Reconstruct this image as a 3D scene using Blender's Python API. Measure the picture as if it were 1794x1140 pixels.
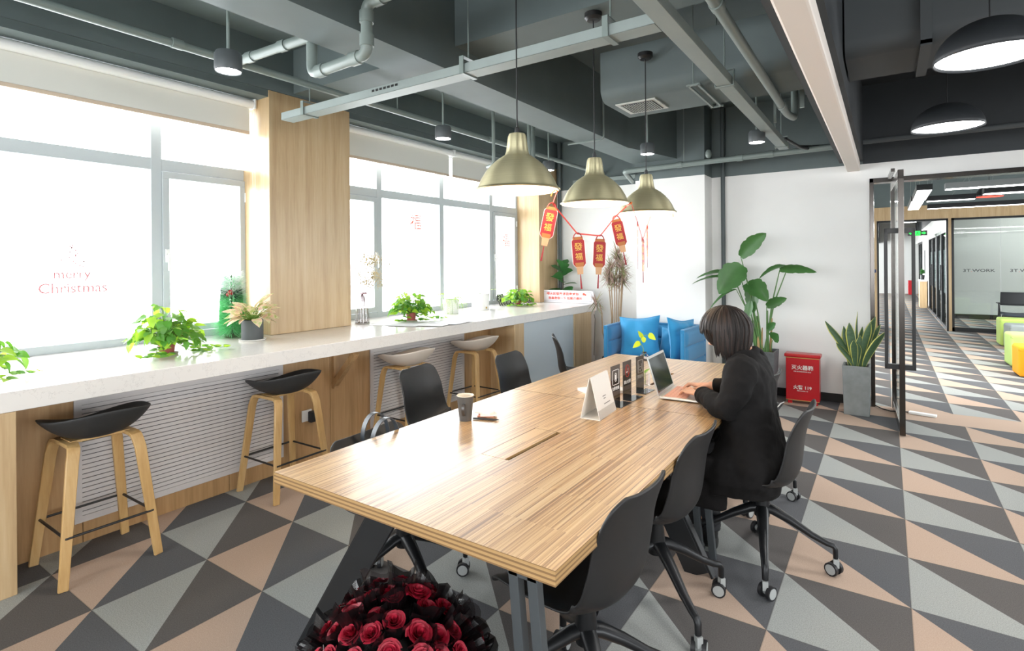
import bpy, bmesh, math, random
from mathutils import Vector, Matrix, Euler
for _o in list(bpy.data.objects): bpy.data.objects.remove(_o)
SC = bpy.context.scene
COL = SC.collection
PI = math.pi
V = Vector
def R(d): return math.radians(d)

# ------------------------------------------------------------------ camera
cam_d = bpy.data.cameras.new('camera')
cam = bpy.data.objects.new('camera', cam_d); COL.objects.link(cam)
_yaw, _roll, CAMH = 0.5977, -0.0083, 1.5211
_F = V((-math.sin(_yaw), math.cos(_yaw), 0)); _R = V((math.cos(_yaw), math.sin(_yaw), 0)); _U = V((0, 0, 1))
_c, _s = math.cos(_roll), math.sin(_roll)
_R2 = _R*_c + _U*_s; _U2 = -_R*_s + _U*_c
m = Matrix((( _R2.x, _U2.x, -_F.x, 0), (_R2.y, _U2.y, -_F.y, 0), (_R2.z, _U2.z, -_F.z, CAMH), (0, 0, 0, 1)))
cam.matrix_world = m
cam_d.sensor_width = 36; cam_d.lens = 966.36/1794*36
cam_d.shift_x = (897-895.77)/1794; cam_d.shift_y = (460.93-570)/1794
cam_d.clip_start = 0.05; cam_d.clip_end = 200
SC.camera = cam

# ------------------------------------------------------------------ world, light, exposure
W = bpy.data.worlds.new('overcast_sky'); SC.world = W; W.use_nodes = True
bg = W.node_tree.nodes['Background']
bg.inputs[0].default_value = (0.93, 0.97, 1.0, 1); bg.inputs[1].default_value = 9.0
SC.view_settings.view_transform = 'Standard'; SC.view_settings.look = 'None'
SC.view_settings.gamma = 1; SC.view_settings.use_curve_mapping = False
SC.view_settings.exposure = 0.58
SC.cycles.use_denoising = True
SC.cycles.max_bounces = 9; SC.cycles.diffuse_bounces = 5; SC.cycles.glossy_bounces = 4
SC.cycles.transmission_bounces = 6; SC.cycles.transparent_max_bounces = 12
SC.cycles.sample_clamp_indirect = 6; SC.cycles.caustics_reflective = False; SC.cycles.caustics_refractive = False

def light(name, kind, loc, power, color=(1, 1, 1), rot=(0, 0, 0), **kw):
    d = bpy.data.lights.new(name, kind); d.energy = power; d.color = color
    for k, v in kw.items(): setattr(d, k, v)
    o = bpy.data.objects.new(name, d); COL.objects.link(o); o.location = loc; o.rotation_euler = rot
    return o
def portal(loc, rot, sx, sy):
    o = light('window_portal', 'AREA', loc, 1, rot=rot, shape='RECTANGLE', size=sx, size_y=sy)
    o.data.cycles.is_portal = True
portal((-4.78, 0.9, 1.9), (0, R(-90), 0), 2.1, 3.6)
portal((-4.78, 5.15, 1.9), (0, R(-90), 0), 2.1, 3.6)
portal((-4.78, -2.9, 1.9), (0, R(-90), 0), 2.1, 3.4)
portal((1.0, -4.92, 1.75), (R(90), 0, 0), 9.5, 1.9)
portal((6.9, -1.5, 1.75), (0, R(90), 0), 1.9, 6.0)
portal((6.9, 10.5, 1.75), (0, R(90), 0), 1.9, 6.5)

# ------------------------------------------------------------------ materials
def lin(h):
    if isinstance(h, (tuple, list)): return tuple(h)[:3] + (1,)
    h = h.lstrip('#'); c = [int(h[i:i+2], 16)/255 for i in (0, 2, 4)]
    return tuple(x/12.92 if x <= .04045 else ((x+.055)/1.055)**2.4 for x in c) + (1,)
class NT:
    def __init__(s, name):
        s.m = bpy.data.materials.new(name); s.m.use_nodes = True; s.t = s.m.node_tree
        s.b = s.t.nodes['Principled BSDF']; s.out = s.t.nodes['Material Output']
    def n(s, typ, **kw):
        x = s.t.nodes.new(typ)
        for k, v in kw.items(): setattr(x, k, v)
        return x
    def l(s, a, b): s.t.links.new(a, b)
    def set(s, **kw):
        for k, v in kw.items(): s.b.inputs[k.replace('_', ' ')].default_value = v
    def math(s, op, a, b=None, c=None):
        x = s.n('ShaderNodeMath', operation=op)
        for i, q in enumerate((a, b, c)):
            if q is None: continue
            if isinstance(q, (int, float)): x.inputs[i].default_value = q
            else: s.l(q, x.inputs[i])
        return x.outputs[0]
    def mix(s, f, a, b):
        x = s.n('ShaderNodeMix', data_type='RGBA')
        for i, q in ((0, f), (6, a), (7, b)):
            if isinstance(q, (int, float)): x.inputs[i].default_value = q
            elif isinstance(q, (tuple, list)): x.inputs[i].default_value = q
            elif isinstance(q, str): x.inputs[i].default_value = lin(q)
            else: s.l(q, x.inputs[i])
        return x.outputs[2]
    def coord(s, scale=(1, 1, 1), kind='Object', rot=(0, 0, 0), loc=(0, 0, 0)):
        tc = s.n('ShaderNodeTexCoord'); mp = s.n('ShaderNodeMapping')
        mp.inputs['Scale'].default_value = scale; mp.inputs['Rotation'].default_value = rot; mp.inputs['Location'].default_value = loc
        s.l(tc.outputs[kind], mp.inputs[0]); return mp.outputs[0]
    def noise(s, vec, scale=5, detail=3, rough=.5):
        x = s.n('ShaderNodeTexNoise'); x.inputs['Scale'].default_value = scale
        x.inputs['Detail'].default_value = detail; x.inputs['Roughness'].default_value = rough
        s.l(vec, x.inputs[0]); return x.outputs[0]
    def ramp(s, f, stops):
        x = s.n('ShaderNodeValToRGB'); e = x.color_ramp.elements
        while len(e) < len(stops): e.new(.5)
        for i, (p, c) in enumerate(stops): e[i].position = p; e[i].color = lin(c)
        s.l(f, x.inputs[0]); return x.outputs[0]
    def bump(s, h, strength=.2, dist=.01):
        x = s.n('ShaderNodeBump'); x.inputs['Strength'].default_value = strength; x.inputs['Distance'].default_value = dist
        s.l(h, x.inputs['Height']); s.l(x.outputs[0], s.b.inputs['Normal'])
    def base(s, c): s.l(c, s.b.inputs['Base Color'])
MATS = {}
def mat(name, col, rough=.5, metal=0, spec=.5, emis=0, ecol=None, noise=0, nscale=20, bump=0, coat=0, sheen=0, trans=0):
    if name in MATS: return MATS[name]
    t = NT(name); t.set(Base_Color=lin(col), Roughness=rough, Metallic=metal)
    t.b.inputs['Specular IOR Level'].default_value = spec
    if coat: t.set(Coat_Weight=coat)
    if sheen: t.set(Sheen_Weight=sheen)
    if trans: t.set(Transmission_Weight=trans)
    if emis:
        t.b.inputs['Emission Color'].default_value = lin(ecol or col); t.set(Emission_Strength=emis)
    if noise or bump:
        nz = t.noise(t.coord(), nscale, 4)
        if noise:
            c = lin(col); d = tuple(max(0, x*(1-noise)) for x in c[:3]); e = tuple(min(1, x*(1+noise)) for x in c[:3])
            t.base(t.ramp(nz, [(.3, d), (.7, e)]))
        if bump: t.bump(nz, bump)
    MATS[name] = t.m; return t.m
def wood(name, base, dark, light_, axis=2, rough=.42, scale=14, planks=0):
    t = NT(name); sc = [1, 1, 1]; sc[axis] = .06
    v = t.coord(tuple(sc)); n1 = t.noise(v, scale, 5, .6); n2 = t.noise(v, scale*5, 3, .6)
    f = t.math('ADD', t.math('MULTIPLY', n1, .7), t.math('MULTIPLY', n2, .3))
    t.base(t.ramp(f, [(.32, dark), (.5, base), (.68, light_)])); t.set(Roughness=rough); t.bump(n2, .06)
    MATS[name] = t.m; return t.m
M_OAK = wood('oak_laminate', '#bfa37c', '#ad906a', '#cab28c', rough=.33)
M_OAKD = wood('oak_laminate_wall', '#b08c61', '#97744b', '#be9b71')
M_PLY = wood('bent_oak_ply', '#c29d67', '#b08a55', '#cfae7c')
def stripes_table():
    t = NT('zebrano_strips')
    v = t.coord((1, 1, 1), rot=(0, 0, R(90)))
    def br(w, h, loc):
        b = t.n('ShaderNodeTexBrick'); b.offset = .37; b.offset_frequency = 2
        b.inputs['Color1'].default_value = (0, 0, 0, 1); b.inputs['Color2'].default_value = (1, 1, 1, 1)
        b.inputs['Scale'].default_value = 1; b.inputs['Mortar Size'].default_value = 0
        b.inputs['Brick Width'].default_value = w; b.inputs['Row Height'].default_value = h
        mp = t.n('ShaderNodeMapping'); mp.inputs['Location'].default_value = loc; t.l(v, mp.inputs[0]); t.l(mp.outputs[0], b.inputs[0])
        return b.outputs[0]
    a = br(.62, .0048, (0, 0, 0)); b = br(.9, .0105, (.2, .003, 0))
    nz = t.noise(t.coord((330, 2.0, 1)), 1, 4, .6)
    f = t.math('ADD', t.math('ADD', t.math('MULTIPLY', a, .27), t.math('MULTIPLY', b, .10)), t.math('MULTIPLY', nz, .63))
    t.base(t.ramp(f, [(.30, '#6d4c2f'), (.41, '#9a7147'), (.52, '#bd9868'), (.70, '#d0b387')]))
    t.set(Roughness=.34); t.b.inputs['Specular IOR Level'].default_value = 1.0; t.set(Coat_Weight=.7); t.set(Coat_Roughness=.28)
    MATS['zeb'] = t.m; return t.m
M_ZEB = stripes_table()
def ply_edge():
    t = NT('plywood_edge'); v = t.coord(); s = t.n('ShaderNodeSeparateXYZ'); t.l(v, s.inputs[0])
    f = t.math('FRACT', t.math('MULTIPLY', s.outputs[2], 74)); nz = t.noise(t.coord((3, 3, 60)), 6, 3)
    t.base(t.mix(t.math('GREATER_THAN', f, .58), t.mix(nz, '#a8875a', '#9b7a4c'), t.mix(nz, '#6f5231', '#7d5f3b'))); t.set(Roughness=.55)
    return t.m
M_PLYE = ply_edge()
def carpet():
    t = NT('triangle_carpet_tiles'); v = t.coord((1, 1, 1)); s = t.n('ShaderNodeSeparateXYZ'); t.l(v, s.inputs[0])
    def tile(x0, y0):
        a = t.math('MULTIPLY', t.math('SUBTRACT', s.outputs[0], x0), 2); b = t.math('MULTIPLY', t.math('SUBTRACT', s.outputs[1], y0), 2)
        fa, fb = t.math('FRACT', a), t.math('FRACT', b)
        par = t.math('MODULO', t.math('ABSOLUTE', t.math('ADD', t.math('FLOOR', a), t.math('FLOOR', b))), 2)
        low = t.math('LESS_THAN', t.math('ADD', fa, fb), 1.0)
        ex = t.math('MINIMUM', t.math('MINIMUM', fa, t.math('SUBTRACT', 1, fa)), t.math('MINIMUM', fb, t.math('SUBTRACT', 1, fb)))
        return par, low, ex
    px = 10.5; p1 = tile(-3.4218-100, .9666-100); p2 = tile(.03-100, 6.93-101)
    beyond = t.math('GREATER_THAN', s.outputs[1], 6.93)
    def sel(i): return t.math('ADD', t.math('MULTIPLY', p1[i], t.math('SUBTRACT', 1, beyond)), t.math('MULTIPLY', p2[i], beyond))
    par, low, ex = sel(0), sel(1), sel(2)
    fz0 = t.noise(t.coord(), 210, 4, .9); fz = t.n('ShaderNodeClamp'); t.l(t.math('MULTIPLY_ADD', fz0, 2.4, -.7), fz.inputs[0]); fz = fz.outputs[0]; fz2 = t.noise(t.coord(), 90, 3, .6)
    gray = t.mix(fz, '#7d7f7c', '#bcbfbb'); peach = t.mix(fz, '#a9917f', '#c9b3a2')
    dk1 = t.mix(fz, '#4a4b4e', '#707174'); dk2 = t.mix(fz, '#4d4a49', '#726e6c')
    lowc = t.mix(par, peach, gray); hic = t.mix(par, dk1, dk2)
    c = t.mix(low, hic, lowc)
    strip = t.math('MULTIPLY', t.math('MULTIPLY', t.math('GREATER_THAN', s.outputs[1], 6.4666), t.math('LESS_THAN', s.outputs[1], 6.93)), t.math('GREATER_THAN', s.outputs[0], -.4218))
    c = t.mix(strip, c, peach)
    seam = t.math('MULTIPLY', t.math('LESS_THAN', ex, .006), t.math('SUBTRACT', 1, strip))
    c = t.mix(t.math('MULTIPLY', seam, .35), c, '#4a4642')
    c = t.mix(t.math('MULTIPLY', fz2, .06), c, '#2e2a28')
    t.base(c); t.set(Roughness=.95); t.b.inputs['Specular IOR Level'].default_value = .15; t.bump(fz, .12, .002)
    return t.m
M_CARPET = carpet()
def quartz():
    t = NT('white_quartz'); n = t.noise(t.coord((1, 1, 1)), 9, 6, .65); n2 = t.noise(t.coord(), 60, 2)
    vein = t.math('LESS_THAN', t.math('ABSOLUTE', t.math('SUBTRACT', n, .5)), .006)
    t.base(t.mix(t.math('MULTIPLY', vein, t.math('MULTIPLY', n2, .45)), '#e4dfd9', '#a09a95')); t.set(Roughness=.16)
    return t.m
M_QUARTZ = quartz()
def glass(name, tint='#ffffff', refl=.08, rough=0.0):
    t = NT(name); tr = t.n('ShaderNodeBsdfTransparent'); tr.inputs[0].default_value = lin(tint)
    gl = t.n('ShaderNodeBsdfGlossy'); gl.inputs['Roughness'].default_value = rough
    lw = t.n('ShaderNodeLayerWeight'); lw.inputs[0].default_value = .35
    mx = t.n('ShaderNodeMixShader'); t.l(t.math('MULTIPLY_ADD', t.math('POWER', lw.outputs[0], 2.0), .45, refl*.25), mx.inputs[0])
    t.l(tr.outputs[0], mx.inputs[1]); t.l(gl.outputs[0], mx.inputs[2]); t.l(mx.outputs[0], t.out.inputs[0])
    return t.m
M_GLASS = glass('clear_glass'); M_TGLASS = glass('partition_glass', '#eef2f1', .15)
M_VASE = glass('vase_glass', '#f2f0f2', .25)
def film(name, col, alpha, rough=.2):
    t = NT(name); t.set(Base_Color=lin(col), Roughness=rough, Alpha=alpha); MATS[name] = t.m; return t.m
M_WHITE = mat('white_wall_paint', '#eeedea', .7, noise=.015, nscale=3)
M_GREY = mat('grey_ceiling_paint', '#606b6b', .62, noise=.06, nscale=4, bump=.05)
M_GREYD = mat('dark_ceiling_paint', '#33373a', .7, noise=.06, nscale=4)
M_GREYP = mat('grey_pipe_paint', '#7a8581', .4, noise=.04, nscale=10)
M_TRAY = mat('galvanised_grey_tray', '#8c9693', .5, noise=.04, nscale=8)
M_BEIGE = mat('off_white_beam_paint', '#efe6dd', .7)
M_ALU = mat('white_aluminium_frame', '#b6bdc0', .45)
M_BLACK = mat('black_plastic', '#1b1b1c', .42)
M_BLACKM = mat('black_metal', '#202123', .38, metal=.4)
M_STEEL = mat('dark_mirror_steel', '#4c4845', .2, metal=1.0)
M_SHELL = mat('charcoal_plastic_shell', '#19191a', .48, spec=.45)
M_BLIND = mat('cream_blind_fabric', '#dcdbd3', .8)
M_BLINDB = mat('beige_blind_bar', '#cdb9a4', .6)
M_WPLAST = mat('white_plastic', '#e6e6e4', .4)
M_LED = mat('led_white', '#ffffff', .5, emis=14)
M_LEDW = mat('warm_lamp_inside', '#fff3e2', .6, emis=1.3, ecol='#ffe9cc')
M_RED = mat('red_enamel', '#b3161f', .28)
M_CONC = mat('grey_concrete', '#7f8383', .75, noise=.12, nscale=14, bump=.1)
M_CONCD = mat('dark_concrete', '#55585a', .7, noise=.18, nscale=14, bump=.1)
M_BASEB = mat('dark_steel_skirting', '#2e2b2a', .35, metal=.5)
M_BLUE = mat('blue_quilted_fabric', '#2279aa', .85, sheen=.3, bump=.25, nscale=160)
M_BLUE2 = mat('bright_blue_cushion', '#2a8cbf', .85, sheen=.3, bump=.25, nscale=120)
M_GOLD = mat('gold_print', '#b8963f', .5)
M_LRED = mat('lantern_red_card', '#850d18', .6)
M_RIBBON = mat('red_ribbon', '#d9443a', .6)
def brass():
    t = NT('brushed_brass'); v = t.coord((1, 1, 70)); n = t.noise(v, 4, 3)
    t.base(t.ramp(n, [(.3, '#d0c79f'), (.7, '#d8cfa9')])); t.set(Metallic=.8, Roughness=.36); t.set(Anisotropic_Rotation=.25)
    tg = t.n('ShaderNodeTangent'); tg.direction_type = 'RADIAL'; tg.axis = 'Z'; t.l(tg.outputs[0], t.b.inputs['Tangent'])
    t.set(Anisotropic=.85); return t.m
M_BRASS = brass()

# ------------------------------------------------------------------ mesh helpers
class MB:
    def __init__(s): s.v = []; s.f = []; s.mi = []; s.cur = 0; s.T = Matrix()
    def add(s, vs, fs):
        o = len(s.v); s.v += [tuple(s.T @ V(p)) for p in vs]
        for f in fs: s.f.append(tuple(i+o for i in f)); s.mi.append(s.cur)
        return s
    def box(s, c, d, rot=None):
        x, y, z = d[0]/2, d[1]/2, d[2]/2
        vs = [V((a*x, b*y, e*z)) for e in (-1, 1) for b in (-1, 1) for a in (-1, 1)]
        if rot is not None:
            rm = rot if isinstance(rot, Matrix) else Euler(rot).to_matrix()
            vs = [rm @ q for q in vs]
        vs = [q + V(c) for q in vs]
        return s.add(vs, [(0, 2, 3, 1), (4, 5, 7, 6), (0, 1, 5, 4), (2, 6, 7, 3), (0, 4, 6, 2), (1, 3, 7, 5)])
    def bx(s, x0, x1, y0, y1, z0, z1): return s.box(((x0+x1)/2, (y0+y1)/2, (z0+z1)/2), (abs(x1-x0), abs(y1-y0), abs(z1-z0)))
    def tube(s, pts, r, n=10, caps=True, flat=None):
        pts = [V(p) for p in pts]; k = len(pts); vs = []; up = None
        for i, p in enumerate(pts):
            t = (pts[min(i+1, k-1)] - pts[max(i-1, 0)]).normalized()
            if up is None:
                a = V((0, 0, 1)) if abs(t.z) < .9 else V((1, 0, 0)); up = t.cross(a).normalized()
            else:
                up = (up - t*up.dot(t)); up = up.normalized() if up.length > 1e-6 else t.orthogonal().normalized()
            w = t.cross(up); rr = r[i] if isinstance(r, (list, tuple)) else r
            for j in range(n):
                a = 2*PI*j/n; vs.append(p + up*math.cos(a)*rr + w*math.sin(a)*rr*(flat or 1))
        fs = [(i*n+j, i*n+(j+1) % n, (i+1)*n+(j+1) % n, (i+1)*n+j) for i in range(k-1) for j in range(n)]
        if caps: fs += [tuple(range(n))[::-1], tuple((k-1)*n+j for j in range(n))]
        return s.add(vs, fs)
    def cyl(s, p0, p1, r, r1=None, n=20): return s.tube([p0, p1], [r, r if r1 is None else r1], n)
    def lathe(s, prof, n=32, c=(0, 0, 0), closed=False):
        vs = []; k = len(prof)
        for r, z in prof:
            for j in range(n): a = 2*PI*j/n; vs.append((c[0]+r*math.cos(a), c[1]+r*math.sin(a), c[2]+z))
        fs = [(i*n+j, i*n+(j+1) % n, (i+1)*n+(j+1) % n, (i+1)*n+j) for i in range(k-1) for j in range(n)]
        if closed: fs += [tuple(range(n))[::-1], tuple((k-1)*n+j for j in range(n))]
        return s.add(vs, fs)
    def sweep(s, pts, w, t, side):
        """rectangular bar along pts; w measured along 'side', t across"""
        pts = [V(p) for p in pts]; k = len(pts); vs = []; side = V(side).normalized()
        for i, p in enumerate(pts):
            d = (pts[min(i+1, k-1)] - pts[max(i-1, 0)]).normalized(); sd = (side - d*side.dot(d)).normalized(); nn = d.cross(sd)
            ww = w[i] if isinstance(w, (list, tuple)) else w
            for a, b in ((-1, -1), (1, -1), (1, 1), (-1, 1)): vs.append(p + sd*a*ww/2 + nn*b*t/2)
        fs = [(i*4+j, i*4+(j+1) % 4, (i+1)*4+(j+1) % 4, (i+1)*4+j) for i in range(k-1) for j in range(4)]
        fs += [(3, 2, 1, 0), tuple((k-1)*4+j for j in range(4))]
        return s.add(vs, fs)
    def ball(s, c, r, nu=16, nv=10, rot=None):
        if isinstance(r, (int, float)): r = (r, r, r)
        vs = []; rm = (Euler(rot).to_matrix() if rot else None)
        for i in range(nv+1):
            th = PI*i/nv
            for j in range(nu):
                a = 2*PI*j/nu; q = V((r[0]*math.sin(th)*math.cos(a), r[1]*math.sin(th)*math.sin(a), r[2]*math.cos(th)))
                if rm: q = rm @ q
                vs.append(q + V(c))
        return s.add(vs, [(i*nu+j, (i+1)*nu+j, (i+1)*nu+(j+1) % nu, i*nu+(j+1) % nu) for i in range(nv) for j in range(nu)])
    def grid(s, fn, nu, nv, closeu=False):
        vs = [fn(i/nu, j/nv) for j in range(nv+1) for i in range(nu+(0 if closeu else 1))]; w = nu if closeu else nu+1
        return s.add(vs, [(j*w+i, j*w+(i+1) % w, (j+1)*w+(i+1) % w, (j+1)*w+i) for j in range(nv) for i in range(nu)])
    def rings(s, rings, caps=True):
        n = len(rings[0]); vs = [p for r in rings for p in r]; k = len(rings)
        fs = [(i*n+j, i*n+(j+1) % n, (i+1)*n+(j+1) % n, (i+1)*n+j) for i in range(k-1) for j in range(n)]
        if caps: fs += [tuple(range(n))[::-1], tuple((k-1)*n+j for j in range(n))]
        return s.add(vs, fs)
    def prism(s, poly, z0, z1):
        n = len(poly); vs = [(x, y, z0) for x, y in poly] + [(x, y, z1) for x, y in poly]
        return s.add(vs, [tuple(range(n))[::-1], tuple(range(n, 2*n))] + [(i, (i+1) % n, n+(i+1) % n, n+i) for i in range(n)])
    def leaf(s, M, L, Wd, droop=.3, fold=.25, shape='heart', n=6, twist=0):
        """leaf blade: starts at origin of M, runs along +x, normal +z"""
        vs = []
        for i in range(n+1):
            t = i/n
            if shape == 'heart': w = math.sin(PI*min(1, t*.93+.07)**.62)**.85 if t < 1 else 0
            elif shape == 'strap': w = (1-t**3)*min(1, .45+t*2.2)
            elif shape == 'fiddle': w = (.35+.65*t)*math.sqrt(max(0, 1-max(0, (t-.72)/.28)**2))*min(1, t*6+.15)
            else: w = math.sin(PI*t**.8)**.8 if 0 < t < 1 else 0
            w = max(w, .015)*Wd/2
            x = L*t; z = -droop*L*t*t
            for k in (-1, 0, 1): 
                y = k*w; q = V((x, y, z + abs(k)*fold*w)); 
                if twist: q = Matrix.Rotation(twist*t, 3, 'X') @ q
                vs.append(M @ q)
        return s.add(vs, [(i*3+k, (i+1)*3+k, (i+1)*3+k+1, i*3+k+1) for i in range(n) for k in (0, 1)])
    def build(s, name, mats, parent=None, loc=None, smooth=False, bevel=0, solid=0, sub=0, rot=None, seg=2, ang=38):
        me = bpy.data.meshes.new(name); me.from_pydata(s.v, [], s.f)
        if not isinstance(mats, (list, tuple)): mats = [mats]
        for q in mats: me.materials.append(q)
        me.polygons.foreach_set('material_index', s.mi)
        me.update()
        if smooth:
            me.polygons.foreach_set('use_smooth', [True]*len(me.polygons))
            try: me.set_sharp_from_angle(angle=R(ang))
            except Exception: pass
        o = bpy.data.objects.new(name, me); COL.objects.link(o)
        if parent: o.parent = parent
        if loc is not None: o.location = loc
        if rot is not None: o.rotation_euler = rot
        if solid: q = o.modifiers.new('solid', 'SOLIDIFY'); q.thickness = solid; q.offset = 0
        if bevel:
            q = o.modifiers.new('bevel', 'BEVEL'); q.width = bevel; q.segments = seg; q.limit_method = 'ANGLE'; q.angle_limit = R(35)
        if sub: q = o.modifiers.new('sub', 'SUBSURF'); q.levels = sub; q.render_levels = sub
        return o
def B(): return MB()
def tag(o, label=None, cat=None, group=None, kind=None):
    if label: o['label'] = label
    if cat: o['category'] = cat
    if group: o['group'] = group
    if kind: o['kind'] = kind
    return o
def thing(name, label, cat, loc=(0, 0, 0), rz=0, group=None):
    o = bpy.data.objects.new(name, None); COL.objects.link(o); o.empty_display_size = .1
    o.location = loc; o.rotation_euler = (0, 0, rz); return tag(o, label, cat, group)
def struct(o): o['kind'] = 'structure'; return o
def copy_tree(o, parent=None):
    c = o.copy(); COL.objects.link(c); c.parent = parent
    for ch in [q for q in bpy.data.objects if q.parent == o]: copy_tree(ch, c)
    return c
def dup(root, loc, rz, label, group=None):
    r = copy_tree(root); r.location = loc; r.rotation_euler = (0, 0, rz); tag(r, label, None, group); return r
def text_mesh(s, size, depth=.001, font=None, bold=0, align='CENTER'):
    cu = bpy.data.curves.new('txt', 'FONT'); cu.body = s; cu.size = size; cu.extrude = depth; cu.align_x = align; cu.align_y = 'CENTER'
    cu.offset = bold; cu.resolution_u = 3
    o = bpy.data.objects.new('txt', cu); COL.objects.link(o); bpy.context.view_layer.update()
    me = bpy.data.meshes.new_from_object(o.evaluated_get(bpy.context.evaluated_depsgraph_get()))
    bpy.data.objects.remove(o); return me
def text(name, s, size, M, material, parent=None, depth=.001, bold=0, sx=1, align='CENTER'):
    me = text_mesh(s, size, depth, bold=bold, align=align); me.materials.clear(); me.materials.append(material)
    o = bpy.data.objects.new(name, me); COL.objects.link(o); me.transform(M @ Matrix.Diagonal((sx, 1, 1, 1)))
    if parent: o.parent = parent
    return o
def frameM(o, x, z):
    """matrix with local x->x, local y->z (text up), normal = x cross z"""
    x = V(x).normalized(); z = V(z).normalized(); n = x.cross(z)
    return Matrix(((x.x, z.x, n.x, o[0]), (x.y, z.y, n.y, o[1]), (x.z, z.z, n.z, o[2]), (0, 0, 0, 1)))
# ------------------------------------------------------------------ room shell
CZ = 3.35           # ceiling slab
FW = 6.87           # far wall (right part)
o = B().bx(-4.9, 7, -5, 32, -.1, 0).build('floor', M_CARPET); struct(o)
o = B().bx(-4.95, 7, -5, 32, CZ, CZ+.1).build('ceiling', M_GREY); struct(o)
# window wall: sill zone under the counter, piers, head
w = B(); w.bx(-4.85, -4.62, -5, 7.5, 0, .93)                      # low wall behind the counter
w.bx(-4.85, -4.62, -5, 7.5, 2.9, CZ)
w.bx(-4.85, -4.62, 2.68, 3.36, .93, 2.9); w.bx(-4.85, -4.62, 6.93, 7.5, .93, 2.9); w.bx(-4.85, -4.62, -1.2, -.95, .93, 2.9); w.bx(-4.85, -4.62, -5, -4.6, .93, 2.9)
struct(w.build('wall_left', M_WHITE))
# wood-clad pier faces
p = B(); p.bx(-4.62, -4.17, 2.62, 3.44, .948, 2.955); struct(p.build('trim_1', M_OAK, bevel=.003)); 
p = B(); p.bx(-4.62, -4.17, 6.85, 7.38, .948, 2.955); struct(p.build('trim_2', M_OAK, bevel=.003))
p = B(); p.bx(-4.62, -4.17, -1.3, -.9, .948, 2.955); struct(p.build('trim_3', M_OAK, bevel=.003))
# wood panelling under the counter
p = B()
ys = [-5, -3.0, -1.4, .3, 1.18, 2.0, 2.82, 3.23, 4.5, 5.2, 7.39]
for a, b in zip(ys[:-1], ys[1:]): p.bx(-4.6, -3.68, a+.002, b-.002, 0, .851)
struct(p.build('wall_panelling', M_OAKD)); bpy.data.objects['wall_panelling'].name = 'trim_4'
# far walls
def wallbits(name, bits, mt=M_WHITE, **k):
    b = B()
    for q in bits: b.bx(*q)
    return struct(b.build(name, mt, **k))
wallbits('wall_far', [(-4.62, -2.58, 7.4, 7.55, 0, 2.62), (-2.58, -1.74, 6.55, 7.4, 0, 2.53), (-1.74, -.145, FW, 7.0, 0, 2.53), (-.145, 7, FW, 7.0, 2.37, 2.53)])
wallbits('wall_far_upper', [(-4.62, -2.58, 7.4, 7.55, 2.62, CZ), (-2.58, -1.74, 6.55, 7.4, 2.53, CZ), (-1.74, 7, FW, 7.0, 2.53, CZ)], M_GREY); bpy.data.objects['wall_far_upper'].name = 'trim_5'
wallbits('baseboard_far', [(-1.74, -.15, FW-.015, FW, 0, .09), (-2.595, -1.725, 6.535, 6.55, 0, .09)], M_BASEB)
# back and right walls of the open plan room (out of view) with window openings added to let in fill daylight
wallbits('wall_back', [(-4.9, 7, -5.1, -4.9, 0, .8), (-4.9, 7, -5.1, -4.9, 2.7, CZ), (1.5, 7, -5.1, -4.9, .8, 2.7)] + [(x-.15, x+.15, -5.1, -4.9, .8, 2.7) for x in (-4.5, -1.5)])
wallbits('wall_right', [(6.9, 7.1, -5, 32, 0, .8), (6.9, 7.1, -5, 32, 2.7, CZ), (6.9, 7.1, 1.8, 7.0, .8, 2.7), (6.9, 7.1, 13.8, 32, .8, 2.7)] + [(6.9, 7.1, y-.15, y+.15, .8, 2.7) for y in (-4.5, -1.5, 10.4)])
# ------------------------------------------------------------------ ceiling beams
wallbits('beam_long', [(-2.62, -2.29, -5, 6.55, 2.75, CZ)], M_GREY); bpy.data.objects['beam_long'].name = 'trim_6'
# beam haunch by the column
h = B(); h.prism([(-2.62, 5.6), (-2.29, 5.6), (-2.06, 6.55), (-2.62, 6.55)], 2.7505, CZ-.001); struct(h.build('trim_7', M_GREY))
wallbits('trim_8', [(-4.62, -4.17, -5, 7.4, 2.957, CZ-.001)], M_GREY)
wallbits('trim_9', [(-2.29, -.45, 2.74, 3.05, 2.92, CZ-.001)], M_GREY)
wallbits('trim_19', [(-4.17, -2.62, 2.85, 3.15, 2.98, CZ-.001)], M_GREY)
wallbits('trim_10', [(-.345, -.225, -5, FW, 2.46, 2.56)], M_BEIGE, bevel=.012)
wallbits('trim_11', [(-.41, -.2, -5, FW, 2.56, CZ-.001)], M_GREYD)
wallbits('trim_12', [(-.19, 6.9, 2.2, 2.5, 2.95, CZ-.001), (-.2, 6.9, -5, FW, CZ-.006, CZ-.001), (-.2, 6.9, FW-.006, FW-.0005, 2.53, CZ)], M_GREYD)
# curtain ledge above the blinds
lg = B(); lg.bx(-4.6, -4.18, -5, 2.62, 2.9, 2.956); lg.bx(-4.6, -4.18, 3.44, 6.85, 2.9, 2.956); struct(lg.build('trim_13', M_GREY))

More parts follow.
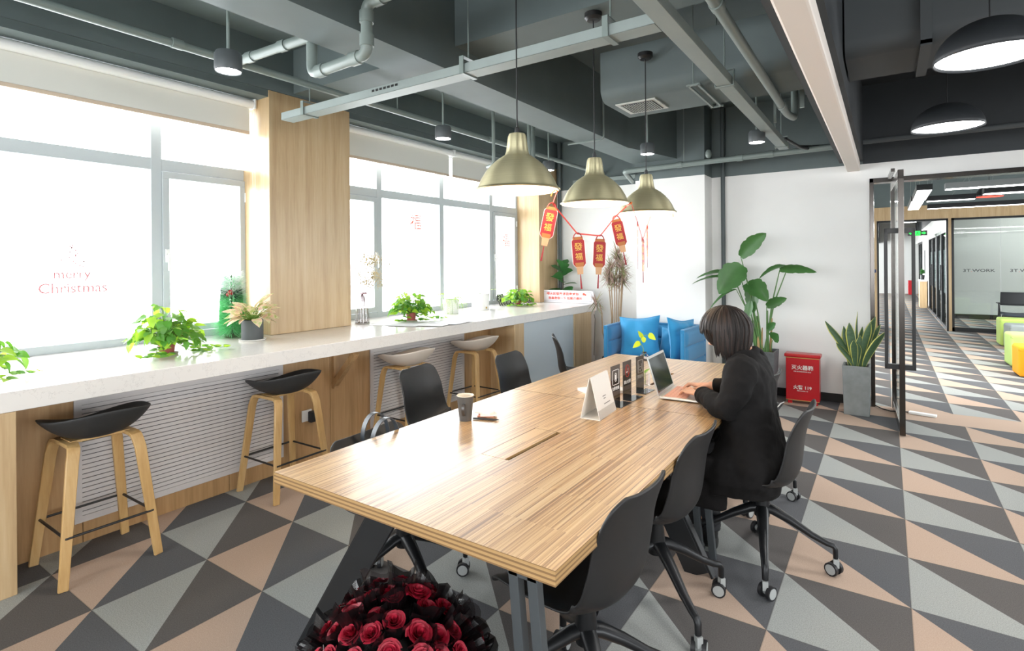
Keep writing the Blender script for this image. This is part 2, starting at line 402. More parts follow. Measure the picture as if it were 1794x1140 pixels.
# ------------------------------------------------------------------ windows
def bars(b, cols, rows, w, x0=-4.60, x1=-4.54):
    pass
def window(n, y0, y1, mulls, sashes):
    """aluminium frame from y0 to y1; mulls = (y, width); sashes = list of (ya, yb, handle_y)"""
    fr = B(); z0, z1, zt = .95, 2.9, 2.29; xa, xb = -4.62, -4.55
    fr.bx(xa, xb, y0, y1, z0, z0+.055); fr.bx(xa, xb, y0, y1, z1-.05, z1); fr.bx(xa, xb, y0, y1, zt-.045, zt+.045)
    for y, w_ in mulls: fr.bx(xa-.003, xb+.003, y-w_/2, y+w_/2, z0+.002, z1-.002)
    f = struct(fr.build('window_%d' % n, M_ALU, bevel=.004))
    for ya, yb, hy in sashes:
        s_ = B(); a, b, c, d = ya+.012, yb-.012, z0+.06, zt-.05; t = .05; q0, q1 = -4.585, -4.535
        s_.bx(q0, q1, a, b, c, c+t); s_.bx(q0, q1, a, b, d-t, d); s_.bx(q0, q1, a, a+t, c+t, d-t); s_.bx(q0, q1, b-t, b, c+t, d-t)
        so = s_.build('sash', M_ALU, f, bevel=.003)
        hb = B(); hb.box((-4.527, hy, 1.60), (.016, .03, .10)); hb.box((-4.508, hy, 1.60), (.03, .016, .016)); hb.box((-4.497, hy, 1.55), (.012, .018, .13))
        hb.build('window_handle', M_WPLAST, so, bevel=.003)
        hg = B(); hy2 = a+.004 if abs(hy-b) < abs(hy-a) else b-.004
        for zz in (1.15, 2.1): hg.cyl((-4.53, hy2, zz-.04), (-4.53, hy2, zz+.04), .009, n=10)
        hg.build('hinge', M_WPLAST, so)
    g = B(); ys_ = [y0]+[y for y, _ in mulls]+[y1]
    g.bx(-4.592, -4.586, y0+.01, y1-.01, z0+.02, z1-.02)
    g.build('pane', M_GLASS, f)
    return f
window(1, -.95, 2.68, [(-.93, .05), (.35, .06), (1.935, .075), (2.655, .06)], [(1.96, 2.64, 2.0)])
window(2, 3.36, 6.93, [(3.4, .06), (4.145, .07), (5.16, .075), (6.19, .075), (6.835, .06)], [(3.42, 4.12, 4.085), (6.22, 6.82, 6.26)])
window(3, -4.6, -1.2, [(-4.57, .06), (-3.4, .07), (-2.3, .07), (-1.23, .06)], [])
# stickers and marker drawings on the panes
def sticker_text(name, s_, y, z, size, m_, label, cat, rot=0):
    M = frameM((-4.581, y, z), (0, 1, 0), (0, 0, 1)) @ Matrix.Rotation(rot, 4, 'Z')
    return tag(text(name, s_, size, M, m_, depth=.0006), label, cat)
def fm(name, col, a): return film(name, col, a, .6)
M_STK = fm('faded_red_sticker', '#f0603a', .975); M_STK2 = fm('faint_marker', '#d98a90', .955)
sticker_text('window_sticker', '福', 4.74, 2.0, .20, M_STK, 'small orange-red paper-cut sticker on the wide middle pane of the second window', 'sticker')
sticker_text('window_sticker', '福', 6.59, 1.84, .20, M_STK, 'small orange-red paper-cut sticker on the narrow right-hand sash of the far window', 'sticker')
me = bpy.data.objects['window_sticker']
for nm, (yy, zz) in (('window_sticker', (4.74, 1.9)), ('window_sticker', (6.61, 1.74))):
    pass
b = B(); random.seed(3)
dr = [('merry', 1.42, 1.47, .085), ('Christmas', 1.43, 1.375, .095)]
drw = thing('marker_drawing', 'faint pink Merry Christmas marker writing on the big left window pane', 'window drawing', (-4.58, 1.42, 1.3))
for t_, y, z, sz in dr: text('lettering', t_, sz, frameM((0, y-1.42, z-1.3), (0, 1, 0), (0, 0, 1)), M_STK2, drw, depth=.0004, bold=.0006)
tr_ = B()
for i in range(18):
    a = random.random(); zz = .22+.16*a; ww = .09*(1-a)
    tr_.box((0, random.uniform(-ww, ww), zz), (.0008, .012, .008), (random.random(), 0, 0))
tr_.build('dashes', M_STK2, drw)

# ------------------------------------------------------------------ blinds
def blind(y0, y1, zb, label, cordy=None):
    t = thing('roller_blind', label, 'blind', (-4.36, (y0+y1)/2, 2.86), 0, 'roller blinds above the windows'); L = (y1-y0)/2
    B().cyl((0, -L, 0), (0, L, 0), .035, n=20).build('roller', M_WPLAST, t, smooth=True)
    f = B(); f.bx(-.031, -.028, -L+.01, L-.01, zb-2.86, 0); f.build('fabric', M_BLIND, t)
    B().box((-.03, 0, zb-2.86), (.016, 2*L-.02, .028)).build('bottom_bar', M_BLINDB, t, bevel=.004)
    for q in (-1, 1): e = B(); e.box((.0, q*(L+.006), 0), (.08, .01, .08)); e.build('bracket', M_WPLAST, t)
    if cordy is not None:
        c = B(); y = cordy-(y0+y1)/2; 
        for dx in (-.018, .018): c.tube([(dx, y, 0), (dx, y, -.9), (dx*.4, y, -1.0)], .0018, 6)
        c.build('pull_cord', M_WPLAST, t)
blind(-.85, 2.59, 2.625, 'long cream roller blind above the nearest window', 2.60)
blind(3.47, 5.13, 2.595, 'cream roller blind over the left half of the far window, beside the pier')
blind(5.17, 6.83, 2.595, 'cream roller blind above the right half of the far window, behind the first brass lamp')

# ------------------------------------------------------------------ counter
ct = thing('window_counter', 'long white stone counter running under the windows with wooden supports', 'counter', (-3.98, 3, 0))
wt = B(); wt.T = Matrix.Translation((3.98, -3, 0)); wt.bx(-4.61, -3.35, -4.9, 7.02, .852, .947); wt.build('worktop', M_QUARTZ, ct, bevel=.004)
def support(y0, y1, mt, x0=-3.68, x1=-3.352, z0=0):
    b = B(); b.T = Matrix.Translation((3.98, -3, 0)); b.bx(x0+.001, x1, y0, y1, z0, .8515); return b.build('support_panel', mt, ct, bevel=.003)
support(.42, .822, M_OAK); support(4.973, 5.165, M_OAK); support(6.36, 6.86, M_OAK)
sp = support(5.168, 6.358, mat('pale_grey_cabinet', '#b9c2c6', .45), x1=-3.362); sp['label'] = 'pale grey cabinet front'
sp = support(6.862, 7.0, mat('pinkish_white_panel', '#b4a9a1', .6), x1=-3.37)
def bracket(y):
    b = B(); b.T = Matrix.Translation((3.98, -3, 0))
    b.prism([(0, 0)], 0, 0) if False else None
    vs = [(-3.679, y-.02, .85), (-3.679, y-.02, .53), (-3.679, y-.02, .60), (-3.40, y-.02, .85)]
    b.sweep([(-3.67, y, .56), (-3.42, y, .83)], .05, .04, (0, 1, 0)); b.bx(-3.679, -3.655, y-.02, y+.02, .53, .851)
    b.build('bracket', M_OAKD, ct)
bracket(2.86)
# louvred radiator grilles
def grille(y0, y1, label):
    t = thing('radiator_grille', label, 'grille', (-3.68, (y0+y1)/2, .115), 0, 'white louvred grilles under the counter'); L = (y1-y0)/2; H = .68
    f = B(); w_ = .035
    for q in ((0, .012, -L, L, 0, w_), (0, .012, -L, L, H-w_, H), (0, .012, -L, -L+w_, w_, H-w_), (0, .012, L-w_, L, w_, H-w_)): f.bx(q[0]+.001, q[1], q[2], q[3], q[4], q[5])
    f.build('frame', MATS.get('gp') or mat('white_powder_metal', '#cfcac8', .4), t)
    s_ = B(); n = 24
    for i in range(n):
        z = w_+(i+.5)*(H-2*w_)/n; s_.box((.010, 0, z), (.004, 2*L-2*w_, .0205), (0, R(-9), 0))
    s_.build('louvres', mat('white_powder_metal', '#cfcac8', .4), t); s_ = B(); s_.bx(.0012, .0022, -L+w_, L-w_, w_, H-w_); s_.build('gap_shade', mat('grille_gap_shade', '#6d6a6a', .6), t)  # dark sheet stands in for the shade in the gaps between louvres
grille(1.14, 2.4, 'white louvred grille under the counter behind the two black stools')
grille(3.23, 4.5, 'white louvred grille under the counter behind the two cream stools')
# socket with black charger
so = thing('wall_socket', 'white socket with black plug-in charger on the wood panel by the second black stool', 'socket', (-3.678, 2.60, .37))
B().box((.005, 0, 0), (.01, .086, .086)).build('plate', M_WPLAST, so, bevel=.003)
B().box((.03, .03, -.01), (.04, .05, .085)).build('charger', M_BLACK, so, bevel=.008)

# ------------------------------------------------------------------ ceiling services
tr = B(); tr.bx(-3.72, -.863, 2.435, 2.54, 2.6, 2.605); tr.bx(-3.72, -.863, 2.435, 2.439, 2.6, 2.655); tr.bx(-3.72, -.863, 2.536, 2.54, 2.6, 2.655); tr.bx(-3.72, -3.715, 2.435, 2.54, 2.6, 2.655)
t = thing('cable_tray', 'grey cable tray crossing the room from the wooden pier above the first brass lamp', 'cable tray', (0, 0, 0)); tr.build('channel', M_TRAY, t, bevel=.002)
def hanger(p, x, y, z, w_, along):
    h_ = B(); a = w_/2+.012
    if along == 'x':
        h_.box((x, y, z-.004), (.03, 2*a, .004)); h_.box((x, y-a, z+.045), (.03, .004, .1)); h_.box((x, y+a, z+.045), (.03, .004, .1)); h_.box((x, y, z+.094), (.03, 2*a, .004)); h_.cyl((x, y, z+.094), (x, y, CZ), .004, n=6)
    else:
        h_.box((x, y, z-.004), (2*a, .03, .004)); h_.box((x-a, y, z+.045), (.004, .03, .1)); h_.box((x+a, y, z+.045), (.004, .03, .1)); h_.box((x, y, z+.094), (2*a, .03, .004)); h_.cyl((x, y, z+.094), (x, y, CZ), .004, n=6)
    h_.build('hanger', M_GREYP, p)
for x in (-3.45, -1.98, -1.10): hanger(t, x, 2.4875, 2.6, .105, 'x')
sl = B()
for i in range(7): sl.box((-2.72+i*.035, 2.4345, 2.635), (.022, .003, .014))
sl.build('slot', M_BLACK, t)
tr = B(); X0, X1 = -.86, -.775; tr.bx(X0, X1, -1, 5.92, 2.6, 2.605); tr.bx(X0, X0+.004, -1, 5.92, 2.605, 2.655); tr.bx(X1-.004, X1, -1, 5.92, 2.605, 2.655)
t = thing('cable_tray', 'grey cable tray running toward the far wall beside the off-white beam', 'cable tray', (0, 0, 0)); tr.build('channel', M_TRAY, t, bevel=.002)
for y in (1.2, 3.55, 5.75): hanger(t, -.8175, y, 2.6, .085, 'y')
cb = B(); random.seed(4)
cb.tube([(-.775, 5.7, 2.66), (-.7, 6.1, 2.64), (-.6, 6.45, 2.66), (-.45, 6.55, 2.67)], .015, 8); cb.tube([(-.79, 5.6, 2.65), (-.72, 6.15, 2.66), (-.62, 6.4, 2.69), (-.45, 6.5, 2.70)], .012, 8)
cb.build('cables', M_BLACK, t)
def pipe(name, pts, r, label, cat='pipe', joints=(), clamps=(), mt=M_GREYP, bend=.05, parent=None):
    """rounded pipe through the corner points"""
    P = [V(p) for p in pts]; out = [P[0]]
    for i in range(1, len(P)-1):
        a, b, c = P[i-1], P[i], P[i+1]; d = min(bend, (a-b).length*.45, (c-b).length*.45); q0 = b+(a-b).normalized()*d; q1 = b+(c-b).normalized()*d
        for k in range(6): s_ = k/5; out.append(q0*(1-s_)**2+b*2*s_*(1-s_)+q1*s_*s_)
    out.append(P[-1])
    t = parent or thing(name, label, cat, (0, 0, 0))
    B().tube(out, r, 14).build('tube', mt, t, smooth=True)
    for p, d in joints: B().cyl(V(p)-V(d).normalized()*.03, V(p)+V(d).normalized()*.03, r*1.22, n=16).build('coupling', mt, t, smooth=True)
    for p in clamps:
        p = V(p); B().cyl(p, (p.x, p.y, CZ), .005, n=6).build('hanger_rod', M_GREYP, t)
    return t
pipe('conduit_pipe', [(-3.37, -2, 2.8), (-3.40, 7.38, 2.8)], .024, 'long grey pipe running above the windows toward the far corner', joints=[((-3.375, 1.55, 2.8), (0, 1, 0)), ((-3.39, 4.6, 2.8), (0, 1, 0))], clamps=[(-3.375, .2, 2.8), (-3.39, 3.3, 2.8)])
pipe('drain_pipe', [(-3.37, 1.90, 2.8), (-2.62, 1.93, 2.8)], .028, 'short light grey pipe branch beside the first small downlight', joints=[((-3.22, 1.906, 2.8), (1, .04, 0)), ((-2.9, 1.918, 2.8), (1, .04, 0))])
pipe('drain_pipe', [(-2.68, 1.95, CZ), (-2.68, 1.95, 2.60), (-2.2, 1.93, 2.60), (-2.2, 1.93, 2.86), (-1.3, 1.93, 2.88)], .03, 'light grey drain pipe with two elbows dipping under the long ceiling beam', joints=[((-2.2, 1.93, 2.79), (0, 0, 1)), ((-2.2, 1.93, 2.67), (0, 0, 1)), ((-2.29, 1.934, 2.60), (1, 0, 0)), ((-2.59, 1.946, 2.6), (1, 0, 0)), ((-2.11, 1.93, 2.862), (1, 0, 0))])
pipe('sprinkler_pipe', [(-.585, -1, 2.64), (-.62, 4.65, 2.64), (-.59, 4.84, 2.64), (-.59, 4.84, CZ)], .026, 'grey pipe slanting beside the right cable tray and turning up near the far wall', joints=[((-.605, 2.5, 2.64), (0, 1, 0)), ((-.618, 4.4, 2.64), (0, 1, 0))], clamps=[(-.607, 2.56, 2.64)])
pipe('wall_pipe', [(-2.70, 6.75, 2.56), (-2.62, 6.3, 2.62), (-2.5, 6.3, 2.622), (-.42, 6.3, 2.645)], .03, 'horizontal grey pipe across the far wall above the white paint line', joints=[((-1.95, 6.3, 2.63), (1, 0, 0)), ((-1.3, 6.3, 2.635), (1, 0, 0)), ((-1.0, 6.3, 2.64), (1, 0, 0))], clamps=[(-1.9, 6.3, 2.63), (-.95, 6.3, 2.64)])
B().ball((-1.62, 6.27, 2.71), (.035, .035, .05)).build('valve_cap', M_GREYP, bpy.data.objects['wall_pipe'])
pipe('riser_pipe', [(-1.60, 6.82, 0), (-1.60, 6.82, CZ)], .024, 'vertical dark grey pipe in the corner beside the white column', mt=mat('dark_pipe', '#4c5455', .5))
pipe('riser_pipe', [(-4.10, 7.34, .95), (-4.10, 7.34, CZ)], .028, 'vertical dark pipe in the far corner beside the second wooden pier', mt=mat('dark_pipe', '#4c5455', .5))
pipe('thin_conduit', [(-2.27, 4.95, CZ), (-2.27, 4.95, 2.72), (-2.66, 4.95, 2.72)], .010, 'thin grey conduit bent down and under the long beam near the second brass lamp', bend=.04)
for i, (x, y, zz) in enumerate([(-3.05, 4.2, 2.45), (-3.0, 4.75, 2.55), (-3.3, 5.3, 2.55)]):
    pipe('drop_pipe', [(x, y, CZ), (x, y, zz), (x-.12, y+.06, zz)], (.016, .02, .028)[i], ['grey pipe drop directly above the nearest brass lamp, left of its cord', 'grey pipe drop with a hook end, just right of the nearest brass lamp cap', 'thick grey pipe drop beside the third small downlight'][i], 'pipe')
tr = B(); tr.box((-3.38, 7.36, 2.72), (.98, .06, .05)); tag(tr.build('wall_trunking', M_TRAY, bevel=.004), 'short grey trunking on the recessed far wall behind the second brass lamp', 'trunking')
# small suspended channels near the duct
tag(B().box((-.50, 4.50, 2.99), (.03, .02, .715)).build('hanging_bracket', M_GREYP), 'thin grey metal strut hanging near the end of the slanting pipe', 'bracket')
tag(B().box((-.74, 4.9, 2.99), (.02, .02, .70)).build('hanging_bracket', M_GREYP), 'thin grey rod holding the right cable tray near the far wall', 'bracket')
# air duct with vent
def duct(x0, x1, name, label, mt):
    b = B(); y0, y1, z0, z1, r = 3.66, 4.20, 2.68, 3.03, .09; prof = [(y1, z0), (y1, z1), (y0, z1)] + [(y0+r-r*math.cos(a), z0+r-r*math.sin(a)) for a in [PI/2*k/6 for k in range(7)]]
    b.rings([[(x, y, z) for y, z in prof] for x in (x0, x1)]); t = thing(name, label, 'duct', (0, 0, 0)); b.build('casing', mt, t, smooth=True)
    return t
t = duct(-1.70, -.412, 'air_duct', 'grey air conditioning duct with a louvred vent above the brass lamps', M_GREY)
v = B(); v.bx(-1.64, -1.34, 3.78, 4.08, 2.671, 2.6795); v.build('vent_frame', mat('vent_white', '#bfc3bd', .5), t, bevel=.002)
v = B(); v.cur = 1; v.bx(-1.61, -1.37, 3.81, 4.05, 2.668, 2.6708); v.cur = 0
for i in range(14): v.box((-1.601+i*.0171, 3.93, 2.6655), (.0035, .235, .004), (0, R(15), 0))
v.build('vent_slats', [mat('vent_white', '#bfc3bd', .5), M_BLACK], t)
st = B()
for x in (-1.06, -1.0): st.box((x, 3.93, 2.667), (.014, .62, .012)); 
st.cyl((-1.03, 3.63, 2.66), (-1.03, 3.63, CZ), .004, n=6); st.cyl((-1.03, 4.235, 2.66), (-1.03, 4.235, CZ), .004, n=6); st.box((-1.03, 3.63, 2.667), (.09, .014, .012)); st.box((-1.03, 4.235, 2.667), (.09, .014, .012)); st.build('strap', M_GREYP, t)
t = duct(-.19, 6.8, 'air_duct', 'dark air duct continuing right of the off-white beam behind the black dome lamp', mat('dark_duct_paint', '#44484a', .7))
st = B(); st.box((.18, 3.93, 2.665), (.05, .60, .03)); st.box((.18, 3.64, 2.8), (.05, .02, .28)); st.cyl((.18, 3.64, 2.7), (.18, 3.64, CZ), .004, n=6); st.build('strap', mat('dark_duct_paint', '#44484a', .7), t)
pipe('conduit_pipe', [(-.18, 6.3, 2.66), (6.8, 6.3, 2.66)], .025, 'dark horizontal pipe behind the lower black dome lamp right of the beam', mt=mat('dark_duct_paint', '#44484a', .7))
# ------------------------------------------------------------------ lamps
def downlight(x, y, label, zb=2.52, on=True):
    t = thing('ceiling_downlight', label, 'downlight', (x, y, zb), 0, 'small suspended downlights')
    B().lathe([(.062, .0), (.066, .012), (.066, .085), (.058, .1), (.001, .1)], 28).build('housing', mat('lamp_grey', '#474c4e', .45), t, smooth=True)
    B().lathe([(.001, .004), (.06, .004)], 24).build('diffuser', M_LED, t)
    B().cyl((0, 0, .1), (0, 0, CZ-zb), .008, n=10).build('rod', M_GREYP, t)
    light('downlight_beam', 'SPOT', (x, y, zb-.02), 14, (1, .96, .9), spot_size=R(110), spot_blend=.6, shadow_soft_size=.06)
    return t
downlight(-2.80, 1.535, 'small grey suspended downlight nearest the first window, by the pipe stub')
downlight(-2.93, 3.35, 'small grey suspended downlight between the wooden pier and the first brass lamp')
downlight(-3.02, 5.17, 'small grey suspended downlight just right of the first brass lamp shade')
downlight(-1.83, 4.95, 'small grey suspended downlight directly behind the cord of the third brass lamp')
downlight(-.90, 5.02, 'small grey suspended downlight under the end of the right cable tray')

def brass_lamp(x, y, label):
    t = thing('brass_pendant_lamp', label, 'pendant lamp', (x, y, 1.85), 0, 'brass pendant lamps over the table')
    prof = [(.19, 0), (.186, .006), (.178, .022), (.165, .05), (.145, .083), (.12, .112), (.095, .134), (.072, .150), (.056, .160), (.052, .172), (.050, .176), (.047, .2), (.041, .245), (.036, .256), (.001, .258)]
    B().lathe(prof, 56).build('shade', M_BRASS, t, smooth=True, solid=.002, ang=60)
    ip = [(r-.004, z-.001) for r, z in prof[:9]] + [(.04, .155), (.001, .156)]
    B().lathe(ip, 48).build('shade_lining', M_LEDW, t, smooth=True)
    B().lathe([(.187, 0), (.192, .0), (.194, .004), (.192, .008), (.187, .006), (.187, 0)], 56).build('rim', mat('pale_brass_rim', '#d8cda6', .3, metal=1), t, smooth=True)
    B().ball((0, 0, .075), (.032, .032, .045)).build('bulb', mat('bulb_glow', '#fff2dd', .4, emis=40, ecol='#ffe8c8'), t, smooth=True)
    b = B(); b.lathe([(.012, .258), (.010, .285), (.004, .29)], 12); b.cyl((0, 0, .28), (.0, 0, 2.92-1.85), .0035, n=8); b.build('cord', M_BLACK, t)
    B().lathe([(.05, 1.07), (.05, 1.045), (.035, 1.03), (.001, 1.028)], 24).build('canopy', M_BLACK, t, smooth=True)
    light('pendant_glow', 'POINT', (x, y, 1.90), 5, (1, .86, .68), shadow_soft_size=.06)
    return t
l1 = brass_lamp(-1.385, 2.09, 'nearest and largest-looking brass pendant lamp, ribbon tied to its rim')
l2 = brass_lamp(-1.355, 2.83, 'middle brass pendant lamp between the nearest and farthest ones over the table')
l3 = brass_lamp(-1.33, 3.57, 'farthest brass pendant lamp, nearest the white column')
def dome(x, y, label):
    t = thing('dome_pendant_lamp', label, 'pendant lamp', (x, y, 2.45), 0, 'black dome lamps right of the beam')
    prof = [(.21*math.cos(a), .175*math.sin(a)) for a in [PI/2*k/12 for k in range(13)]]; prof[-1] = (.001, .175)
    B().lathe(prof, 48).build('dome', mat('matt_black_dome', '#26292c', .55), t, smooth=True, solid=.003)
    B().lathe([(.001, .02), (.204, .012)], 40).build('diffuser', mat('dome_diffuser', '#ffffff', .5, emis=9), t)
    B().cyl((0, 0, .17), (0, 0, CZ-2.45), .003, n=8).build('cord', M_BLACK, t)
    light('dome_glow', 'SPOT', (x, y, 2.44), 40, (1, .98, .95), spot_size=R(150), spot_blend=.5, shadow_soft_size=.18)
dome(.40, 3.35, 'upper larger black dome lamp cut by the right edge of the photo')
dome(.36, 4.97, 'lower black dome lamp above the open glass door')
for (x, y), w_ in zip(((.4, 1.7), (.4, 0.1), (2.6, 3.3), (2.6, 0.1)), ('just behind the camera', 'farther behind the camera', 'right of the picture', 'right of and behind the camera')): dome(x, y, 'unseen black dome lamp added as fill light '+w_)  # extra dome lamps out of view, added to fill the room with light
# paper lantern garland
gt = thing('ribbon_garland', 'thin red ribbon strung in swags between the three brass lamp rims', 'ribbon', (0, 0, 0))
def rib(pts, nm='ribbon'):
    out = []
    for a, b in zip(pts[:-1], pts[1:]):
        for k in range(6): out.append(V(a).lerp(V(b), k/6))
    out.append(V(pts[-1])); B().sweep(out, .0075, .0012, (0, 0, 1) if abs((V(pts[-1])-V(pts[0])).normalized().z) < .8 else (1, 0, 0)).build(nm, M_RIBBON, gt)
LP = [(-1.30, 2.26, 1.80), (-1.27, 2.45, 1.665), (-1.235, 2.64, 1.66), (-1.24, 2.85, 1.775)]
LQ = [(-1.21, 3.10, 1.755), (-1.24, 3.25, 1.67), (-1.28, 3.37, 1.665), (-1.30, 3.50, 1.76)]
rib([(-1.245, 2.21, 1.853)] + LP + [(-1.235, 2.99, 1.84), (-1.18, 2.93, 1.853)]); rib([(-1.18, 2.93, 1.853)] + LQ + [(-1.31, 3.60, 1.84)])
kn = B(); kn.tube([(-1.25, 2.2, 1.856), (-1.262, 2.19, 1.84), (-1.265, 2.185, 1.825)], .003, 6); kn.ball((-1.245, 2.21, 1.853), .007, 8, 6); kn.ball((-1.18, 2.93, 1.853), .007, 8, 6); kn.tube([(-1.17, 3.62, 1.852), (-1.165, 3.62, 1.82)], .002, 6); kn.build('knot', mat('orange_knot', '#e2742c', .6), gt)
M_FU = mat('lantern_amber', '#915a26', .6); M_CREAM = mat('lantern_tube', '#ab8765', .6); M_TAS = mat('tassel_red', '#7d1620', .7)
def lantern():
    t = thing('paper_lantern_card', '', 'paper lantern', (0, 0, 0), 0, 'red cardboard lanterns on the ribbon')
    w_, h_ = .031, .150
    def card(pts, th, name, m_, y=0, par=t): 
        b = B(); b.T = Matrix.Rotation(PI/2, 4, 'X'); b.prism(pts, -th/2-y, th/2-y); return b.build(name, m_, par)
    body = [(-w_+.006, -.028), (w_-.007, -.028), (w_, -.037), (w_, -h_), (w_-.012, -h_-.015), (-w_+.012, -h_-.015), (-w_, -h_), (-w_, -.037)]
    rim = [(x*1.06, z*1.02+.002) for x, z in body]
    card(rim, .0012, 'card_edge', mat('card_white_edge', '#e8dcd8', .7)); bd = card(body, .0022, 'card', M_LRED)
    lp = B(); lp.tube([(-.020*math.cos(a), 0, -.022+.026*math.sin(a)) for a in [PI*k/10 for k in range(11)]], .003, 6); lp.build('loop', M_LRED, t)
    card([(-.024, -.016), (.024, -.016), (.026, -.030), (-.026, -.030)], .0026, 'top_cap', M_FU)
    card([(-.019, -h_-.014), (.019, -h_-.014), (.022, -h_+.006), (-.022, -h_+.006)], .0026, 'bottom_cap', M_FU)
    card([(-.014, -h_-.052), (.014, -h_-.052), (.017, -h_-.014), (-.017, -h_-.014)], .0026, 'fringe', M_CREAM)
    card([(-.0045, -h_-.125), (.0045, -h_-.125), (.002, -h_-.052), (-.002, -h_-.052)], .002, 'tassel', M_TAS)
    for sgn in (1, -1):
        M = Matrix(((sgn, 0, 0, 0), (0, 0, -sgn, -sgn*.0016), (0, 1, 0, -.068), (0, 0, 0, 1)))
        text('gold_character', '發', .042, M, M_GOLD, t, depth=.0004, bold=.0004)
        M2 = M.copy(); M2[2][3] = -.116; text('gold_character', '福', .038, M2, M_GOLD, t, depth=.0004, bold=.0004)
    return t
L0 = lantern()
facing = [(0, 12), (1, -4), (2, 3), (3, -12)]
labs = ['red paper lantern card hanging leftmost, highest and tilted, beside the nearest brass lamp', 'red paper lantern card second from the left, at the bottom of the first swag', 'red paper lantern card third from the left, hanging upright below the middle lamp', 'red paper lantern card fourth from the left, tilted, in front of the spiky plant']
def place_lantern(p, rz, tilt, lab, first=None):
    r = first or copy_tree(L0); r.location = p; r.rotation_euler = (0, R(tilt), R(rz)); tag(r, lab, 'paper lantern', 'red cardboard lanterns on the ribbon')
edge = [(LQ[0], 112, 3), (LQ[1], 110, -2), (LQ[2], 124, 1), (LQ[3], 118, -1)]
elabs = ['edge-on lantern card nearest the middle brass lamp, seen as a thin brown sliver', 'edge-on lantern card, lower left of the second swag', 'edge-on lantern card, lower right of the second swag', 'edge-on lantern card hanging highest at the right end under the farthest lamp']
for (p, rz, tl), lb in zip(edge, elabs): place_lantern(p, rz, tl, lb)
for (i, tl), lb in zip(facing, labs): place_lantern(LP[i], 32, tl, lb, L0 if i == 3 else None)
# ------------------------------------------------------------------ conference tables
M_LEG = mat('table_leg_metal', '#2c2e30', .4, metal=.5); M_LEGG = mat('grey_leg_bar', '#4b5053', .4, metal=.4)
def table(y0, y1, label):
    x0, x1 = -1.92, -.70; cx = (x0+x1)/2; cy = (y0+y1)/2
    t = thing('conference_table', label, 'table', (cx, cy, 0), 0, 'striped conference tables joined end to end'); w_, L = (x1-x0)/2, (y1-y0)/2
    near = y0 < 2
    gy0, gy1, gx0, gx1 = (1.797-cy, 2.22-cy, -1.381-cx, -1.243-cx) if near else (3.40-cy, 3.83-cy, -1.375-cx, -1.235-cx)
    tb = B(); tb.T = Matrix.Translation((0, 0, 0))
    # top surface with a cable slot, built as 8 quads round the opening
    xs = [-w_, gx0, gx1, w_]; yy = [-L, gy0, gy1, L]
    for i in range(3):
        for j in range(3):
            if i == 1 and j == 1: continue
            tb.add([(xs[i], yy[j], .74), (xs[i+1], yy[j], .74), (xs[i+1], yy[j+1], .74), (xs[i], yy[j+1], .74)], [(0, 1, 2, 3)])
            tb.add([(xs[i], yy[j], .698), (xs[i+1], yy[j], .698), (xs[i+1], yy[j+1], .698), (xs[i], yy[j+1], .698)], [(3, 2, 1, 0)])
    tb.cur = 1
    for a, b, c, d in ((-w_, -L, w_, -L), (w_, -L, w_, L), (w_, L, -w_, L), (-w_, L, -w_, -L), (gx0, gy0, gx0, gy1), (gx0, gy1, gx1, gy1), (gx1, gy1, gx1, gy0), (gx1, gy0, gx0, gy0)):
        tb.add([(a, b, .698), (c, d, .698), (c, d, .74), (a, b, .74)], [(0, 1, 2, 3)])
    tb.build('tabletop', [M_ZEB, M_PLYE], t)
    lid = B(); lid.bx(gx0+.002, gx1-.022, gy0+.002, gy1-.002, .728, .7405); lid.build('cable_flap', [M_ZEB], t, bevel=.001)
    tr_ = B(); tr_.bx(gx0-.01, gx1+.01, gy0-.01, gy1+.01, .64, .66); tr_.bx(gx1+.0, gx1+.004, gy0, gy1, .66, .698); tr_.bx(gx0-.004, gx0, gy0, gy1, .66, .698); tr_.build('cable_tray', M_BLACK, t)
    fr = B(); fr.bx(-w_+.42, -w_+.47, -L+.14, L-.14, .655, .697); fr.bx(w_-.30, w_-.25, -L+.10, L-.14, .655, .697); fr.bx(-w_+.3, w_-.1, -L+.10, -L+.14, .66, .697); fr.bx(-w_+.3, w_-.1, L-.14, L-.10, .66, .697)
    fr.build('under_frame', M_LEG, t)
    def plate(xa, xb, y, wd=.115):
        b = B(); b.sweep([(xa, y, .697), (xb, y, .001)], wd, .012, (1, 0, 0)); b.sweep([(xa-(.07 if xb < xa else -.07), y+.02, .697), (xb-(.07 if xb < xa else -.07), y+.02, .001)], .012, .045, (1, 0, 0))
        return b.build('leg', M_LEG, t, bevel=.002)
    plate(-w_+.50, -w_+.03, -L+.12); plate(w_-.42, w_-.07, L-.12); plate(-w_+.50, -w_+.03, L-.12)
    lg = B(); 
    for dx in (0, .062): lg.sweep([(w_-.165+dx, -L+.06, .697), (w_-.105+dx, -L+.06, .001)], .032, .03, (1, 0, 0))
    lg.box((w_-.13, -L+.06, .672), (.1, .03, .03)); lg.build('leg', M_LEGG, t, bevel=.002)
    return t
table(1.215, 2.838, 'nearest striped-wood conference table with dark slanted metal legs, front one of the joined pair')
table(2.842, 4.40, 'farther striped-wood conference table where the laptop stands, behind the joint line')

